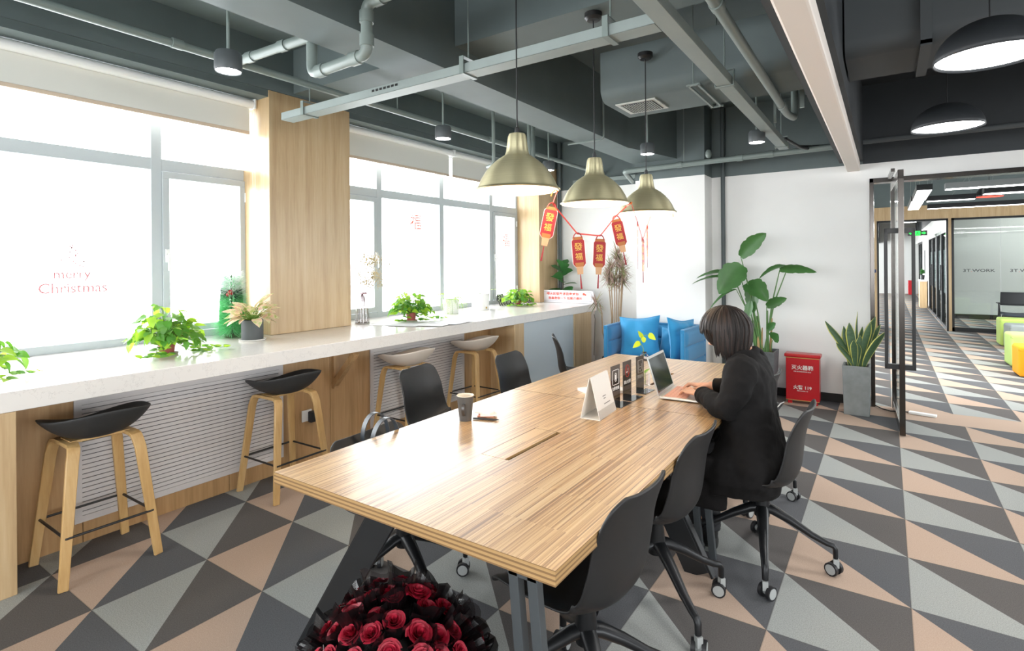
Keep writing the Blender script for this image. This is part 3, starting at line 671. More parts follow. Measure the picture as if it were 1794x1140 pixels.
# ------------------------------------------------------------------ swivel chairs
M_RUB = mat('caster_tyre', '#17171a', .5); M_HUB = mat('caster_grey_disc', '#9da09f', .45)
def chair(kind=0):
    t = thing('swivel_chair', '', 'chair', (0, 0, 0), 0, 'charcoal swivel shell chairs round the table')
    P = [(.25, .412), (.24, .432), (.205, .445), (.12, .448), (.02, .438), (-.06, .430), (-.115, .438), (-.152, .466), (-.170, .51), (-.178, .57), (-.185, .64), (-.200, .715), (-.225, .79), (-.238, .822)]
    Wd = [.155, .185, .212, .232, .240, .240, .238, .234, .230, .226, .221, .214, .195, .135]
    if kind: P = [(x*1.08, z if z < .45 else .45+(z-.45)*.72) for x, z in P]; Wd = [.17, .20, .23, .25, .26, .265, .27, .27, .27, .265, .26, .25, .23, .18]
    def catm(A, s):
        n = len(A)-1; x = s*n; i = min(int(x), n-1); f = x-i; p = [A[max(0, min(n, i+k))] for k in (-1, 0, 1, 2)]
        g = lambda a, b, c, d: .5*((2*b)+(-a+c)*f+(2*a-5*b+4*c-d)*f*f+(-a+3*b-3*c+d)*f**3)
        return tuple(g(*q) for q in zip(*p)) if isinstance(p[0], tuple) else g(*p)
    def fn(u, v):
        k = u*2-1; x, z = catm(P, v); w_ = catm(Wd, v); x2, z2 = catm(P, min(1, v+.01)); x1, z1 = catm(P, max(0, v-.01))
        n = V((-(z2-z1), 0, x2-x1)); n = n.normalized() if n.length > 1e-9 else V((0, 0, 1))
        n = -n if n.z < 0 and v < .4 else n
        # normal of inner face: up on seat, forward on the back
        d = V((x2-x1, 0, z2-z1)).normalized(); nin = V((d.z, 0, -d.x)) if False else V((-d.z, 0, d.x)); 
        if nin.z < 0 and v < .45: nin = -nin
        if v >= .45 and nin.x < 0: nin = -nin
        cup = .030+.04*max(0, 1-abs(v-.5)/.25) if True else 0
        lift = cup*abs(k)**2.6
        if v > .45: lift = (lift*.9+.014*k*k)*(1-max(0, (v-.8)/.2)*.55)
        return V((x, k*w_, z)) + nin*lift
    s = B().grid(fn, 22, 44); o = s.build('seat_shell', M_SHELL, t, smooth=True, solid=.011, sub=1, ang=80)
    b = B(); b.lathe([(.085, .0), (.09, .012), (.04, .03)], 20, (0, 0, .40)); b.build('seat_plate', M_BLACKM, t, smooth=True)
    b = B(); b.lathe([(.036, .24), (.038, .30), (.030, .36), (.030, .412)], 20, closed=True); b.build('column', M_BLACKM, t, smooth=True)
    for k in range(4):
        a = PI/4 + k*PI/2; ca, sa = math.cos(a), math.sin(a); r = .325
        b = B(); pts = [(0, .285), (.05, .275), (.13, .235), (.22, .180), (.285, .150), (.312, .143), (.322, .128), (.323, .085)]
        b.tube([(q*ca, q*sa, z) for q, z in pts], [.030, .030, .025, .020, .017, .0165, .015, .014], 12, flat=.8); lg = b.build('leg', M_BLACKM, t, smooth=True)
        c = B(); px, py = r*ca, r*sa; ax = V((math.cos(a+.9), math.sin(a+.9), 0)); ce = V((px, py, .031)) + V((-ax.y, ax.x, 0))*.012
        for sd in (-1, 1):
            c.cur = 0; c.cyl(ce+ax*sd*.012, ce+ax*sd*.029, .031, n=20); c.cur = 1; c.cyl(ce+ax*sd*.029, ce+ax*sd*.0305, .024, n=18)
        c.cur = 1; c.cyl(ce-ax*.012, ce+ax*.012, .016, n=10); c.box((px, py, .062), (.024, .024, .04), (0, 0, a))
        c.build('caster', [M_RUB, M_HUB], lg, smooth=True)
    return t
CH = chair()
def put_chair(x, y, rz, label, first=False, base=0):
    if first: CH.location = (x, y, 0); CH.rotation_euler = (0, 0, R(rz)); r = tag(CH, label)
    else: r = dup(CH, (x, y, 0), R(rz), label)
    for ch in [q for q in bpy.data.objects if q.parent == r and q.name.startswith('leg')]: ch.rotation_euler = (0, 0, R(base-45-rz))
    return r
CH2 = chair(1)
def put_chair2(x, y, rz, label, base):
    CH2.location = (x, y, 0); CH2.rotation_euler = (0, 0, R(rz)); tag(CH2, label)
    for ch in [q for q in bpy.data.objects if q.parent == CH2 and q.name.startswith('leg')]: ch.rotation_euler = (0, 0, R(base-45-rz))
put_chair(-.85, 1.68, 176, base=43, label= 'nearest dark swivel chair, on the right side under the near table corner')
put_chair(-.85, 2.37, 178, base=48, label= 'dark swivel chair pushed under the table, second from the front on the right side')
put_chair(-.53, 3.01, 178, base=12, label= 'dark swivel chair pulled out from the table, the woman sits on it')
put_chair(-.80, 3.80, 178, base=17, label= 'dark swivel chair mostly hidden behind the seated woman')
put_chair2(-1.83, 1.80, 4, base=70, label='low-backed dark swivel chair on the left side with the handbag on its seat')
put_chair(-2.43, 2.75, 8, base=30, label= 'dark swivel chair left of the table directly behind the coffee cup', first=True)
put_chair(-2.22, 3.52, 3, base=20, label= 'dark swivel chair left of the table in front of the wooden counter support')
put_chair(-2.46, 4.72, 34, base=50, label= 'dark swivel chair seen edge-on in front of the pale grey cabinet')

# ------------------------------------------------------------------ bar stools
M_SEATB = mat('stool_charcoal_seat', '#2b2b2b', .6); M_SEATW = mat('stool_cream_seat', '#cfc4b7', .5); M_LEGW = M_PLY
def stool(seatm, label):
    """front lip toward -x, high rim toward +x"""
    t = thing('bar_stool', label, 'stool', (0, 0, 0), 0, 'low-backed bar stools at the counter')
    def fn(u, v):
        a = 2*PI*u; c, s = math.cos(a), math.sin(a)
        ex = .225 if c > 0 else .235; ey = .235
        n = 2.3; rr = (abs(c/ex)**n+abs(s/ey)**n)**(-1/n); x, y = rr*c*v, rr*s*v
        rim = .118 if c > 0 else .058+.060*abs(s)**1.5 
        if c > 0: rim = .118+.034*c*c
        z = .655 + rim*v**2.9
        if c < 0: x -= .025*v**4*abs(c)**5; z -= .02*v**6*abs(c)**3
        return V((x, y, z))
    B().grid(fn, 40, 14, closeu=True).build('seat', seatm, t, smooth=True, solid=.012, sub=1, ang=80)
    for sx in (-1, 1):
        for sy in (-1, 1):
            b = B(); f = .205; tp = .135
            pts = [(sx*f, sy*f, .001), (sx*(tp+.010), sy*(tp+.012), .575), (sx*tp, sy*(tp+.004), .615), (sx*(tp-.012), sy*(tp), .636), (sx*(tp-.036), sy*(tp-.004), .645), (sx*.001, sy*(tp-.006), .646)]
            b.sweep(pts, [.040, .052, .052, .052, .052, .052], .019, (0, 1, 0)); b.build('leg', M_LEGW, t, smooth=True, bevel=.003, ang=50)
    z = .235; q = .205-.07*z/.62+.008; r_ = .0065; b = B()
    for i in range(4):
        c0 = [(-q, -q), (q, -q), (q, q), (-q, q)]; a, c = c0[i], c0[(i+1) % 4]; b.cyl((a[0], a[1], z), (c[0], c[1], z), r_, n=8); b.ball((a[0], a[1], z), r_, 8, 6)
    b.build('footrest', M_BLACK, t, smooth=True)
    b = B(); b.box((0, 0, .652), (.13, .26, .012)); b.build('mounting_plate', M_LEGW, t, bevel=.002)
    return t
s1 = stool(M_SEATB, 'nearest black bar stool, leftmost of the four under the counter'); s1.location = (-3.40, 1.15, 0)
s2 = dup(s1, (-3.415, 2.245, 0), R(1), 'second black bar stool, beside the wall socket and bracket')
s3 = stool(M_SEATW, 'cream bar stool nearer the bracket, behind the chair with the curved back'); s3.location = (-3.43, 3.43, 0)
s4 = dup(s3, (-3.43, 4.38, 0), R(-2), 'farthest cream bar stool, right of the other cream one')

# ------------------------------------------------------------------ sofa with cushions
sf = thing('sofa', 'blue quilted two-seat sofa with high sides before the white column', 'sofa', (-2.2, 6.1, 0))
def panel(x0, y0, x1, y1, z0, z1, th, name, rows=4):
    """quilted upright panel from (x0,y0) to (x1,y1)"""
    a, b_ = V((x0, y0, 0)), V((x1, y1, 0)); d = b_-a; L = d.length; n = V((-d.y, d.x, 0)).normalized(); H = z1-z0
    def prof(s, side):
        q = (s*rows) % 1.0; puff = math.sin(PI*q)**.35 if 0 < q < 1 else 0
        e = min(1, min(s, 1-s)*18); return side*(th*.22+th*.32*puff)*(.5+.5*e)
    def mk(side):
        def fn(u, v): 
            e = min(1, min(u, 1-u)*14)**.5
            return a + d*u + n*prof(v, side)*(.35+.65*e) + V((0, 0, z0+H*v))
        return fn
    g = B(); nu, nv = 16, 48
    f1, f2 = mk(1), mk(-1); g.grid(f1, nu, nv); g.grid(lambda u, v: f2(1-u, v), nu, nv)
    g.sweep([a+V((0, 0, z0)), a+V((0, 0, z1)), b_+V((0, 0, z1)), b_+V((0, 0, z0))], th*.6, .03, n); 
    g.tube([a+V((0, 0, z0)), a+V((0, 0, z1-.03)), a+V((0, 0, z1))+d.normalized()*.03, b_+V((0, 0, z1))-d.normalized()*.03, b_+V((0, 0, z1-.03)), b_+V((0, 0, z0))], .016, 8)
    return g.build(name, M_BLUE, sf, smooth=True, ang=70)
panel(-.42, -.37, -.45, .36, .12, .80, .075, 'arm_panel'); panel(.44, -.36, .46, .36, .12, .80, .075, 'arm_panel'); panel(-.43, .38, .46, .38, .12, .78, .08, 'back_panel')
g = B(); g.box((0, 0, .34), (.84, .72, .16)); g.build('seat_cushion', M_BLUE, sf, bevel=.05, seg=5, smooth=True)
g = B(); g.box((0, 0, .2), (.84, .7, .1)); g.build('seat_base', M_BLUE, sf, bevel=.02)
for x in (-.38, .40):
    for y in (-.3, .3): B().cyl((x, y, 0), (x, y, .15), .014, n=10).build('leg', M_BLACKM, sf)
def cushion(name, loc, rot, w_, h_, th, label, m_=M_BLUE2, seed=1):
    rnd = random.Random(seed); ph = [rnd.random()*6 for _ in range(6)]
    def mk(sd):
        def fn(u, v):
            a, b_ = u*2-1, v*2-1; cx = 1-.13*(1-b_*b_)*1; cy = 1-.13*(1-a*a)
            e = max(0, (1-abs(a)**2.2)*(1-abs(b_)**2.2))**.45
            wr = .010*math.sin(6*a+ph[0])*math.sin(5*b_+ph[1])+.006*math.sin(13*a*b_+ph[2])
            return V((a*w_/2*(1-.10*(1-abs(b_)**1.5)*0-.13*math.cos(b_*PI/2)), sd*(th/2*e+wr*e), b_*h_/2*(1-.13*math.cos(a*PI/2))))
        return fn
    g = B(); f1, f2 = mk(1), mk(-1); g.grid(f1, 20, 20); g.grid(lambda u, v: f2(1-u, v), 20, 20)
    ed = []
    for i in range(41):
        k = i/10; q = [(k, 0), (1, k-1), (3-k, 1), (0, 4-k)][min(3, int(k))]; ed.append(f1(max(0, min(1, q[0])), max(0, min(1, q[1]))))
    g.tube(ed, .006, 6, caps=False)
    return tag(g.build(name, m_, loc=loc, rot=rot, smooth=True, ang=80), label, 'cushion', 'blue cushions on the sofa')
cushion('cushion', (-2.335, 6.02, .66), (R(-18), R(-4), R(10)), .46, .50, .17, 'large blue cushion with upright corner, at the left end of the sofa', seed=2)
cushion('cushion', (-2.02, 6.28, .57), (R(-16), R(3), R(-4)), .36, .38, .20, 'smaller blue cushion slumped in the middle of the sofa seat', seed=5)
cushion('cushion', (-1.86, 6.06, .66), (R(-10), R(6), R(70)), .46, .48, .15, 'blue cushion seen edge-on against the right arm of the sofa', seed=8)

# ------------------------------------------------------------------ handbag on chair
bagm = mat('black_leather', '#1e1f22', .38, spec=.6); M_STRAP = mat('grey_blue_strap', '#3b4046', .35, spec=.6)
bg_ = thing('handbag', 'black handbag with looped grey straps on the chair left of the table', 'bag', (-1.985, 1.80, .458), R(86))
g = B(); g.rings([[(.15*sx*math.cos(a)*.0+ .15*s*(1 if abs(math.cos(a)) < .01 else 1)*math.copysign(abs(math.cos(a))**.5, math.cos(a)), .06*s*math.copysign(abs(math.sin(a))**.5, math.sin(a)), z) for a in [2*PI*k/20 for k in range(20)] for sx in (1,)] for s, z in ((.85, .0), (1, .02), (1.02, .12), (.95, .21), (.90, .235))]); g.build('body', bagm, bg_, smooth=True)
for y, dx in ((-.05, -.01), (.05, .015)):
    g = B(); g.sweep([(-.07+dx, y, .17)] + [(dx-.075*math.cos(a), y*(1+.15*math.sin(a)), .24+.11*math.sin(a)) for a in [PI*k/14 for k in range(15)]] + [(.07+dx, y, .17)], .028, .004, (0, 1, 0)); g.build('strap', M_STRAP, bg_, smooth=True)

# ------------------------------------------------------------------ things on the table
TZ = .7402
# laptop
M_SILV = mat('laptop_silver', '#c4c4c0', .35, metal=.6); M_SCREEN = mat('dark_glossy_screen', '#15171a', .08, spec=.8)
lt = thing('laptop', 'open silver laptop with pinkish keyboard in front of the seated woman', 'laptop', (-1.085, 3.232, TZ), R(3))
g = B(); g.bx(0, .235, -.165, .165, .004, .016); g.build('base', M_SILV, lt, bevel=.004)
g = B(); g.bx(.02, .145, -.148, .148, .0155, .0165); g.build('keyboard', mat('keyboard_tint', '#d9a48e', .6), lt)
g = B()
for r_ in range(5):
    for k in range(13): g.box((.033+r_*.0245, -.1365+k*.02275, .0172), (.019, .0175, .0014))
g.build('keys', mat('keycaps', '#dba994', .6), lt)
g = B(); g.bx(.155, .222, -.05, .05, .0158, .0164); g.build('touchpad', mat('touchpad', '#cfc8bf', .3), lt)
ld = B(); M = Matrix.Translation((-.002, 0, .014)) @ Matrix.Rotation(R(-17), 4, 'Y'); ld.T = M; ld.bx(-.006, 0, -.165, .165, 0, .228); lo = ld.build('lid', M_SILV, lt, bevel=.003)
ld = B(); ld.T = M; ld.bx(0, .0012, -.15, .15, .018, .214); ld.build('screen', M_SCREEN, lo)
# desk calendar / tent card
cal = thing('tent_calendar', 'white tent-shaped desk calendar standing on the table left of the black signs', 'calendar', (-1.235, 2.605, TZ), R(4))
g = B(); h_, d_, w_ = .205, .052, .118
for sd in (1, -1): g.add([(sd*d_, -w_, 0), (sd*d_, w_, 0), (sd*.003, w_, h_), (sd*.003, -w_, h_)], [(0, 1, 2, 3)])
g.add([(-d_, -w_, .001), (d_, -w_, .001), (d_, w_, .001), (-d_, w_, .001)], [(0, 1, 2, 3)])
g.build('card', mat('white_card', '#dedad3', .6), cal, solid=.002)
nrm = V((h_, 0, d_)).normalized(); up = V((-d_+.003, 0, h_)).normalized()
def on_card(x, z): 
    q = V((d_, 0, 0)) + up*z + nrm*.0016; return (q.x, x, q.z)
g = B(); g.add([on_card(-w_, .0), on_card(w_, .0), on_card(w_, .045), on_card(-w_, .045)], [(0, 1, 2, 3)]); g.build('grey_band', mat('grey_band', '#bdb8b0', .6), cal)
M_PGREY = mat('print_grey', '#77736f', .7)
def card_line(x, z, w):
    g = B(); g.add([on_card(x-w/2, z-.0022), on_card(x+w/2, z-.0022), on_card(x+w/2, z+.0022), on_card(x-w/2, z+.0022)], [(0, 1, 2, 3)]); g.build('printed_line', M_PGREY, cal)
for x_, z_, w__ in ((0, .10, .045), (0, .088, .030), (.02, .062, .085)): card_line(x_, z_, w__)
# black acrylic signs
M_ACR = mat('black_acrylic', '#14100f', .1, spec=.7); M_BRUS = mat('brushed_dark_band', '#4a423d', .4); M_PW = mat('white_print', '#e4e0da', .6); M_PR = mat('red_print', '#b8352b', .6)
def sign(y, label, kind):
    t = thing('table_sign', label, 'sign', (-1.238, y, TZ), R(-2), 'black acrylic signs in a row on the table'); w_, h_ = .055, .215
    g = B(); g.bx(-.0015, .0015, -w_, w_, 0, h_); g.build('plate', M_ACR, t)
    g = B(); g.bx(-.0015, .06, -w_, w_+.03, 0, .003); g.build('foot', mat('acrylic_foot', '#2a2a2c', .08), t)
    for za, zb in ((.05, .075), (.14, h_)): g = B(); g.bx(.0016, .0019, -w_, w_, za, zb); g.build('band', M_BRUS, t)
    X = .0022
    if kind == 0:
        g = B(); n_ = 20; pts = []
        for cx, cz, s0 in ((.030, .03, 0), (-.030, .03, 1), (-.030, -.03, 2), (.030, -.03, 3)):
            for k in range(5): a = PI/2*(s0+k/4); pts.append((X, cx+.01*math.cos(a), .150+cz+.01*math.sin(a)))
        pts.append(pts[0]); g.tube(pts, .0016, 6, caps=False); pp = [(X, .010*math.cos(a), .150+.022*(1 if math.sin(a) > 0 else -1)*abs(math.sin(a))**.5) for a in [2*PI*k/24 for k in range(25)]]; g.tube(pp, .0016, 6, caps=False); g.box((X, 0, .150), (.0008, .010, .025)); g.build('phone_symbol', M_PW, t)
        text('sign_lettering', '免费充电', .022, frameM((X, 0, .088), (0, 1, 0), (0, 0, 1)), M_PW, t, depth=.0003, bold=.0004)
    elif kind == 1:
        g = B(); g.tube([(X, .026*math.cos(a), .158+.034*math.sin(a)) for a in [2*PI*k/32 for k in range(33)]], .0017, 6, caps=False); g.tube([(X, -.018, .182), (X, .018, .134)], .0014, 6); g.build('prohibition_ring', M_PR, t)
        g = B(); g.box((X, -.004, .152), (.0008, .028, .005)); g.tube([(X, .012, .158), (X, .008, .166), (X, .013, .172)], .001, 5); g.build('cigarette_symbol', M_PW, t)
        text('sign_lettering', '禁止吸烟', .022, frameM((X, 0, .095), (0, 1, 0), (0, 0, 1)), M_PW, t, depth=.0003, bold=.0004)
    else:
        g = B(); pts = [(X, -.032, .115), (X, .032, .115), (X, .032, .19), (X, -.032, .19), (X, -.032, .115)]; g.tube(pts, .0014, 6); g.tube([(X, -.018, .165), (X, -.02, .135), (X, .0, .128), (X, .018, .14), (X, .018, .168)], .0013, 5); g.tube([(X, -.01, .15), (X, .012, .15)], .0013, 5); g.build('symbol', M_PW, t)
        text('sign_lettering', '节约用电', .022, frameM((X, 0, .092), (0, 1, 0), (0, 0, 1)), M_PW, t, depth=.0003, bold=.0004)
sign(2.825, 'black acrylic sign with a white phone symbol, just behind the white tent calendar', 0)
sign(2.99, 'black acrylic sign with a red circle symbol, middle of the three', 1)
sign(3.19, 'black acrylic sign partly hidden behind the laptop lid, farthest of the three', 2)
# notebook
nb = thing('notebook', 'closed white notebook lying on the table behind the tent calendar', 'notebook', (-1.43, 3.08, TZ), R(-33))
g = B(); g.bx(-.09, .09, -.13, .13, 0, .003); g.build('cover', mat('white_card', '#dedad3', .6), nb, bevel=.001); g = B(); g.bx(-.087, .088, -.127, .127, .003, .013); g.build('pages', mat('paper', '#e9e6df', .8), nb); g = B(); g.bx(-.09, .09, -.13, .13, .013, .015); g.build('cover', mat('white_card', '#dedad3', .6), nb, bevel=.001)
# cup
M_CUP = mat('grey_cup', '#4b4845', .5)
cp = thing('paper_cup', 'dark grey paper coffee cup with folded handle and cream inside', 'cup', (-1.745, 2.145, TZ))
g = B(); g.lathe([(.001, .004), (.028, .004), (.030, 0), (.0305, .002), (.042, .118), (.0425, .122)], 36); g.build('body', M_CUP, cp, smooth=True)
g = B(); g.lathe([(.0425, .122), (.0435, .124), (.0425, .126), (.0405, .123), (.037, .08), (.001, .08)], 36); g.build('inside', mat('cream_cup_lining', '#d9cdbb', .6), cp, smooth=True)
g = B(); hd = V((.46, -.89, 0)); pts = [V((0, 0, z)) + hd*r for r, z in ((.037, .088), (.052, .090), (.060, .075), (.058, .052), (.046, .036), (.034, .030))]; g.sweep(pts, .014, .0025, (hd.y, -hd.x, 0)); g.build('handle', mat('cup_handle_grey', '#3c3632', .3), cp, smooth=True)
tn = thing('note_pads', 'small stack of pinkish paper notes beside the coffee cup', 'notes', (-1.70, 2.26, TZ), R(25))
for k, (dx, dy, rz, c) in enumerate([(0, 0, 0, '#d99a86'), (.012, -.006, .25, '#ead9cf'), (-.012, .012, -.3, '#e9e1d8')]):
    B().box((dx, dy, .004+k*.0062), (.085, .055, .006), (0, 0, rz)).build('note', mat('note_%d' % k, c, .8), tn)
pn = thing('pen', 'black pen lying on the table right of the coffee cup', 'pen', (-1.655, 2.20, TZ+.0052), R(-35+55))
g = B(); g.tube([(-.07, 0, 0), (.045, 0, 0), (.052, 0, 0)], [.0045, .005, .004], 10); g.build('barrel', M_BLACK, pn, smooth=True); g = B(); g.tube([(.052, 0, 0), (.066, 0, 0)], [.004, .001], 10); g.build('tip', M_BLACKM, pn)
# bud vase with seedling
bv = thing('bud_vase', 'tiny glass vase with a yellow-green pothos cutting at the far end of the table', 'potted plant', (-1.60, 4.22, TZ))
g = B(); g.lathe([(.001, .002), (.03, .002), (.038, .02), (.03, .045), (.014, .055), (.014, .062), (.018, .066)], 24); g.build('vase', M_VASE, bv, smooth=True)
g = B(); g.lathe([(.016, .060), (.022, .064), (.016, .068), (.001, .064)], 16); g.build('stopper', M_BLACK, bv)
M_LIME = mat('lime_leaf', '#b3c427', .5); M_STEM = mat('green_stem', '#6e8f3a', .6)
g = B(); g.tube([(0, 0, .03), (-.01, .0, .10), (-.03, -.01, .14), (-.02, -.005, .19), (.03, .015, .205)], .0028, 6); g.build('stem', M_STEM, bv, smooth=True)
def LM(loc, yaw, pitch, roll=0): return Matrix.Translation(loc) @ Matrix.Rotation(yaw, 4, 'Z') @ Matrix.Rotation(-pitch, 4, 'Y') @ Matrix.Rotation(roll, 4, 'X')
for loc, yaw, pt, L_, rl in (((-.03, -.01, .14), R(200), R(-30), .07, 1.2), ((-.02, -.005, .18), R(190), R(75), .06, 1.0), ((-.02, -.005, .16), R(60), R(10), .06, 1.3), ((.03, .015, .205), R(30), R(-30), .075, 1.2)):
    g = B(); g.leaf(LM(loc, yaw, pt, rl), L_, .05, .3, .15); g.build('leaf', M_LIME, bv, smooth=True)
g = B(); g.bx(-.04, .04, -.005, .005, 0, .012); g.build('pen_rest', M_BLACK, bv)
gs = thing('glass_tumbler', 'small clear glass with a sprig behind the laptop lid', 'glass', (-1.27, 3.36, TZ))
g = B(); g.lathe([(.001, .002), (.028, .002), (.032, .08)], 24); g.build('glass', M_VASE, gs, smooth=True); g = B(); g.tube([(0, 0, .01), (0, 0, .09)], .002, 6); g.leaf(LM((0, 0, .08), 1, .8), .05, .03); g.build('sprig', M_STEM, gs)

# ------------------------------------------------------------------ rose bouquet
random.seed(11)
bq = thing('rose_bouquet', 'large bouquet of red roses in black wrapping, cut by the bottom edge', 'bouquet', (-1.24, 1.17, 0))
M_ROSE = mat('rose_red', '#9a0c29', .55, noise=.3, nscale=60); M_WRAP = film('black_tulle', '#0c090a', .88, .3); M_WRAP2 = film('sheer_black_film', '#1a1214', .55, .12); M_EDGE = mat('film_edge', '#5b5552', .25)
MR = M_ROSE
def rose_mesh(seed):
    rr = random.Random(seed); g = B()
    for k in range(15):
        a0 = k*2.4; t = k/14; r_ = .005+.024*t; hgt = .030-.008*t; wid = 1.1+.5*(1-t)
        def fn(u, v, a0=a0, r_=r_, hgt=hgt, wid=wid, t=t):
            a = a0+(u-.5)*wid*2; fl = (v**2)*(.004+.010*t); q = r_*(.45+.55*v**.6)+fl; zz = -.012+hgt*v*1.1*(1-.35*(abs(u-.5)*2)**2.5) - .010*t*max(0, v-.8)*5*.4
            return V((q*math.cos(a), q*math.sin(a), zz))
        g.grid(fn, 6, 5)
    me = g.build('rose', MR, smooth=True, ang=80); d = me.data; bpy.data.objects.remove(me); return d
RM = [rose_mesh(s) for s in range(3)]
C0 = V((0, 0, .235)); Rr = .275
pts = []; N = 92
for i in range(N):
    zt = 1-i/(N-1)*.98; a = i*2.39996; rr = math.sqrt(max(0, 1-zt*zt)); pts.append(V((rr*math.cos(a), rr*math.sin(a), zt)))
for i, d in enumerate(pts):
    d2 = (d + V((random.uniform(-.06, .06), random.uniform(-.06, .06), random.uniform(-.04, .04)))).normalized()
    p_ = C0 + V((d2.x*Rr, d2.y*Rr, d2.z*Rr*1.02)) + d2*random.uniform(-.015, .012)
    o = bpy.data.objects.new('rose', RM[i % 3]); COL.objects.link(o); o.parent = bq; s_ = random.uniform(.72, .98)
    q = d2.to_track_quat('Z', 'Y'); o.matrix_local = Matrix.Translation(p_) @ q.to_matrix().to_4x4() @ Matrix.Rotation(random.random()*6, 4, 'Z') @ Matrix.Diagonal((s_, s_, s_, 1))
    # sheer black sleeve round each rose: a flared half-open band with crimped rim
    g = B(); a0 = random.random()*6; span = random.uniform(3.2, 4.8); ph = random.random()*6; hh = random.uniform(.065, .095); M = Matrix.Translation(p_ - d2*.03) @ q.to_matrix().to_4x4(); g.T = M
    tw = random.uniform(-.2, .2)
    def fn(u, v):
        a = a0+u*span; r_ = .030+.018*v+.005*math.sin(7*a+ph)*v; return V((r_*math.cos(a), r_*math.sin(a), -.02+hh*v*(1+.18*math.sin(2*a+ph))))
    g.cur = 0; g.grid(fn, 12, 3)
    g.build('wrapping_sleeve', [M_WRAP if i % 3 else M_WRAP2], bq)
g = B(); g.ball(C0-V((0, 0, .01)), (Rr*.86, Rr*.86, Rr*.85), 24, 16); g.build('inner_wrapping', mat('wrap_core', '#0b0809', .6), bq, smooth=True)
g = B()
for k in range(16):
    a0 = k*2*PI/16; sp = .55
    def fn(u, v, a0=a0):
        a = a0+(u-.5)*sp; r_ = .10+.215*v**.8+.012*math.sin(u*9+k); return V((r_*math.cos(a), r_*math.sin(a), .0+.31*v+.018*math.sin(u*7+k)*v))
    g.grid(fn, 8, 5)
g.build('outer_wrapping', M_WRAP, bq)
g = B()
for i, d in enumerate(pts[::2]):
    p_ = C0+d*Rr*1.05; a = random.random()*6; e = V((math.cos(a), math.sin(a), random.uniform(-.3, .6)))*.02; g.tube([p_-e, p_+e], .0008, 4)
g.build('foil_edges', M_EDGE, bq)
# ------------------------------------------------------------------ plants
M_LEAF = mat('leaf_green', '#4f8a35', .45, noise=.2, nscale=9); M_LEAF2 = mat('leaf_lime', '#9ac43a', .5, noise=.15, nscale=12); M_LEAFD = mat('leaf_dark', '#3a6b3a', .4, noise=.2, nscale=9); M_PLEAF = mat('pothos_mid_leaf', '#5f9440', .45, noise=.2, nscale=9)
for q in (M_LEAF, M_LEAF2, M_LEAFD, M_LIME):
    q.node_tree.nodes['Principled BSDF'].inputs['Subsurface Weight'].default_value = 0.0
def translucent(mt, col, f=.35):
    t = mt.node_tree; b = t.nodes['Principled BSDF']; out = t.nodes['Material Output']
    tr = t.nodes.new('ShaderNodeBsdfTranslucent'); tr.inputs[0].default_value = lin(col); mx = t.nodes.new('ShaderNodeMixShader'); mx.inputs[0].default_value = f
    t.links.new(b.outputs[0], mx.inputs[1]); t.links.new(tr.outputs[0], mx.inputs[2]); t.links.new(mx.outputs[0], out.inputs[0])
translucent(M_LEAF, '#86c63c'); translucent(M_LEAF2, '#c5ea4c', .45); translucent(M_LEAFD, '#4f9a3c', .2); translucent(M_PLEAF, '#9fd048', .4); translucent(M_LIME, '#dcea3c', .4)
M_TERRA = mat('terracotta_plastic', '#a4524d', .55); M_SOIL = mat('soil', '#3a2c22', .95)
CTZ = .9475
def pot(par, r0, r1, h, mt, name='pot', soil=True, z=0):
    g = B(); g.lathe([(.001, 0), (r0, 0), (r1, h), (r1*.93, h), (r1*.9, h-.012), (.001, h-.014)], 32, (0, 0, z)); g.build(name, mt, par, smooth=True)
    if soil: B().lathe([(.001, h-.013), (r1*.9, h-.013)], 24, (0, 0, z)).build('soil', M_SOIL, par)
def pothos(x, y, n, spread, hgt, label, seed, potr=.05, trails=(), low=1.0):
    random.seed(seed); t = thing('pothos_plant', label, 'potted plant', (x, y, CTZ), 0, 'pothos plants on the counter'); pot(t, potr*.8, potr, .085, M_TERRA)
    B().lathe([(.001, .0005), (potr*1.25, .0005), (potr*1.35, .012), (potr*1.3, .012)], 28).build('saucer', mat('clay_saucer', '#a59a90', .6), t, smooth=True)
    st = B(); lv = [B(), B(), B()]
    for i in range(n):
        a = random.random()*2*PI; el = random.random(); r_ = spread*(.25+.75*random.random()**.7); z = .085+hgt*(1-(r_/spread)**2*low*.95)*(.35+.65*random.random()); z = max(z, .02)
        p_ = V((r_*math.cos(a), r_*math.sin(a), z)); st.tube([(0, 0, .08), (p_.x*.5, p_.y*.5, max(.09, z*.8+.04)), p_], .0016, 4)
        L_ = random.uniform(.05, .075); lv[i % 3].leaf(LM(p_, a+random.uniform(-.9, .9), R(random.uniform(-65, 15)), random.uniform(-.6, .6)), L_, L_*.78, .35, .18, 'heart', 5)
    for a, r_ in trails:
        pts_ = []; kk = 7
        for k in range(kk+1):
            s_ = k/kk; q = V((math.cos(a+.3*math.sin(s_*4+seed))*r_*s_, math.sin(a+.3*math.sin(s_*4+seed))*r_*s_, max(.012, .13*(1-s_*1.6))+.004)); pts_.append(q)
            if k > 1:
                for sd in (-1, 1): lv[(k+(sd > 0)) % 3].leaf(LM(q, a+sd*random.uniform(.5, 1.6), R(random.uniform(5, 40)), sd*.4), random.uniform(.04, .06), .04, .3, .15, 'heart', 4)
        st.tube(pts_, .0018, 4)
    st.build('stems', M_STEM, t)
    for b_, m_ in zip(lv, (M_LEAF, M_LEAF2, M_PLEAF)): b_.build('foliage', m_, t, smooth=True)
pothos(-3.86, .80, 46, .17, .16, 'pothos plant cut off by the left edge of the photo', 21, trails=((.3, .22), (1.2, .24)))
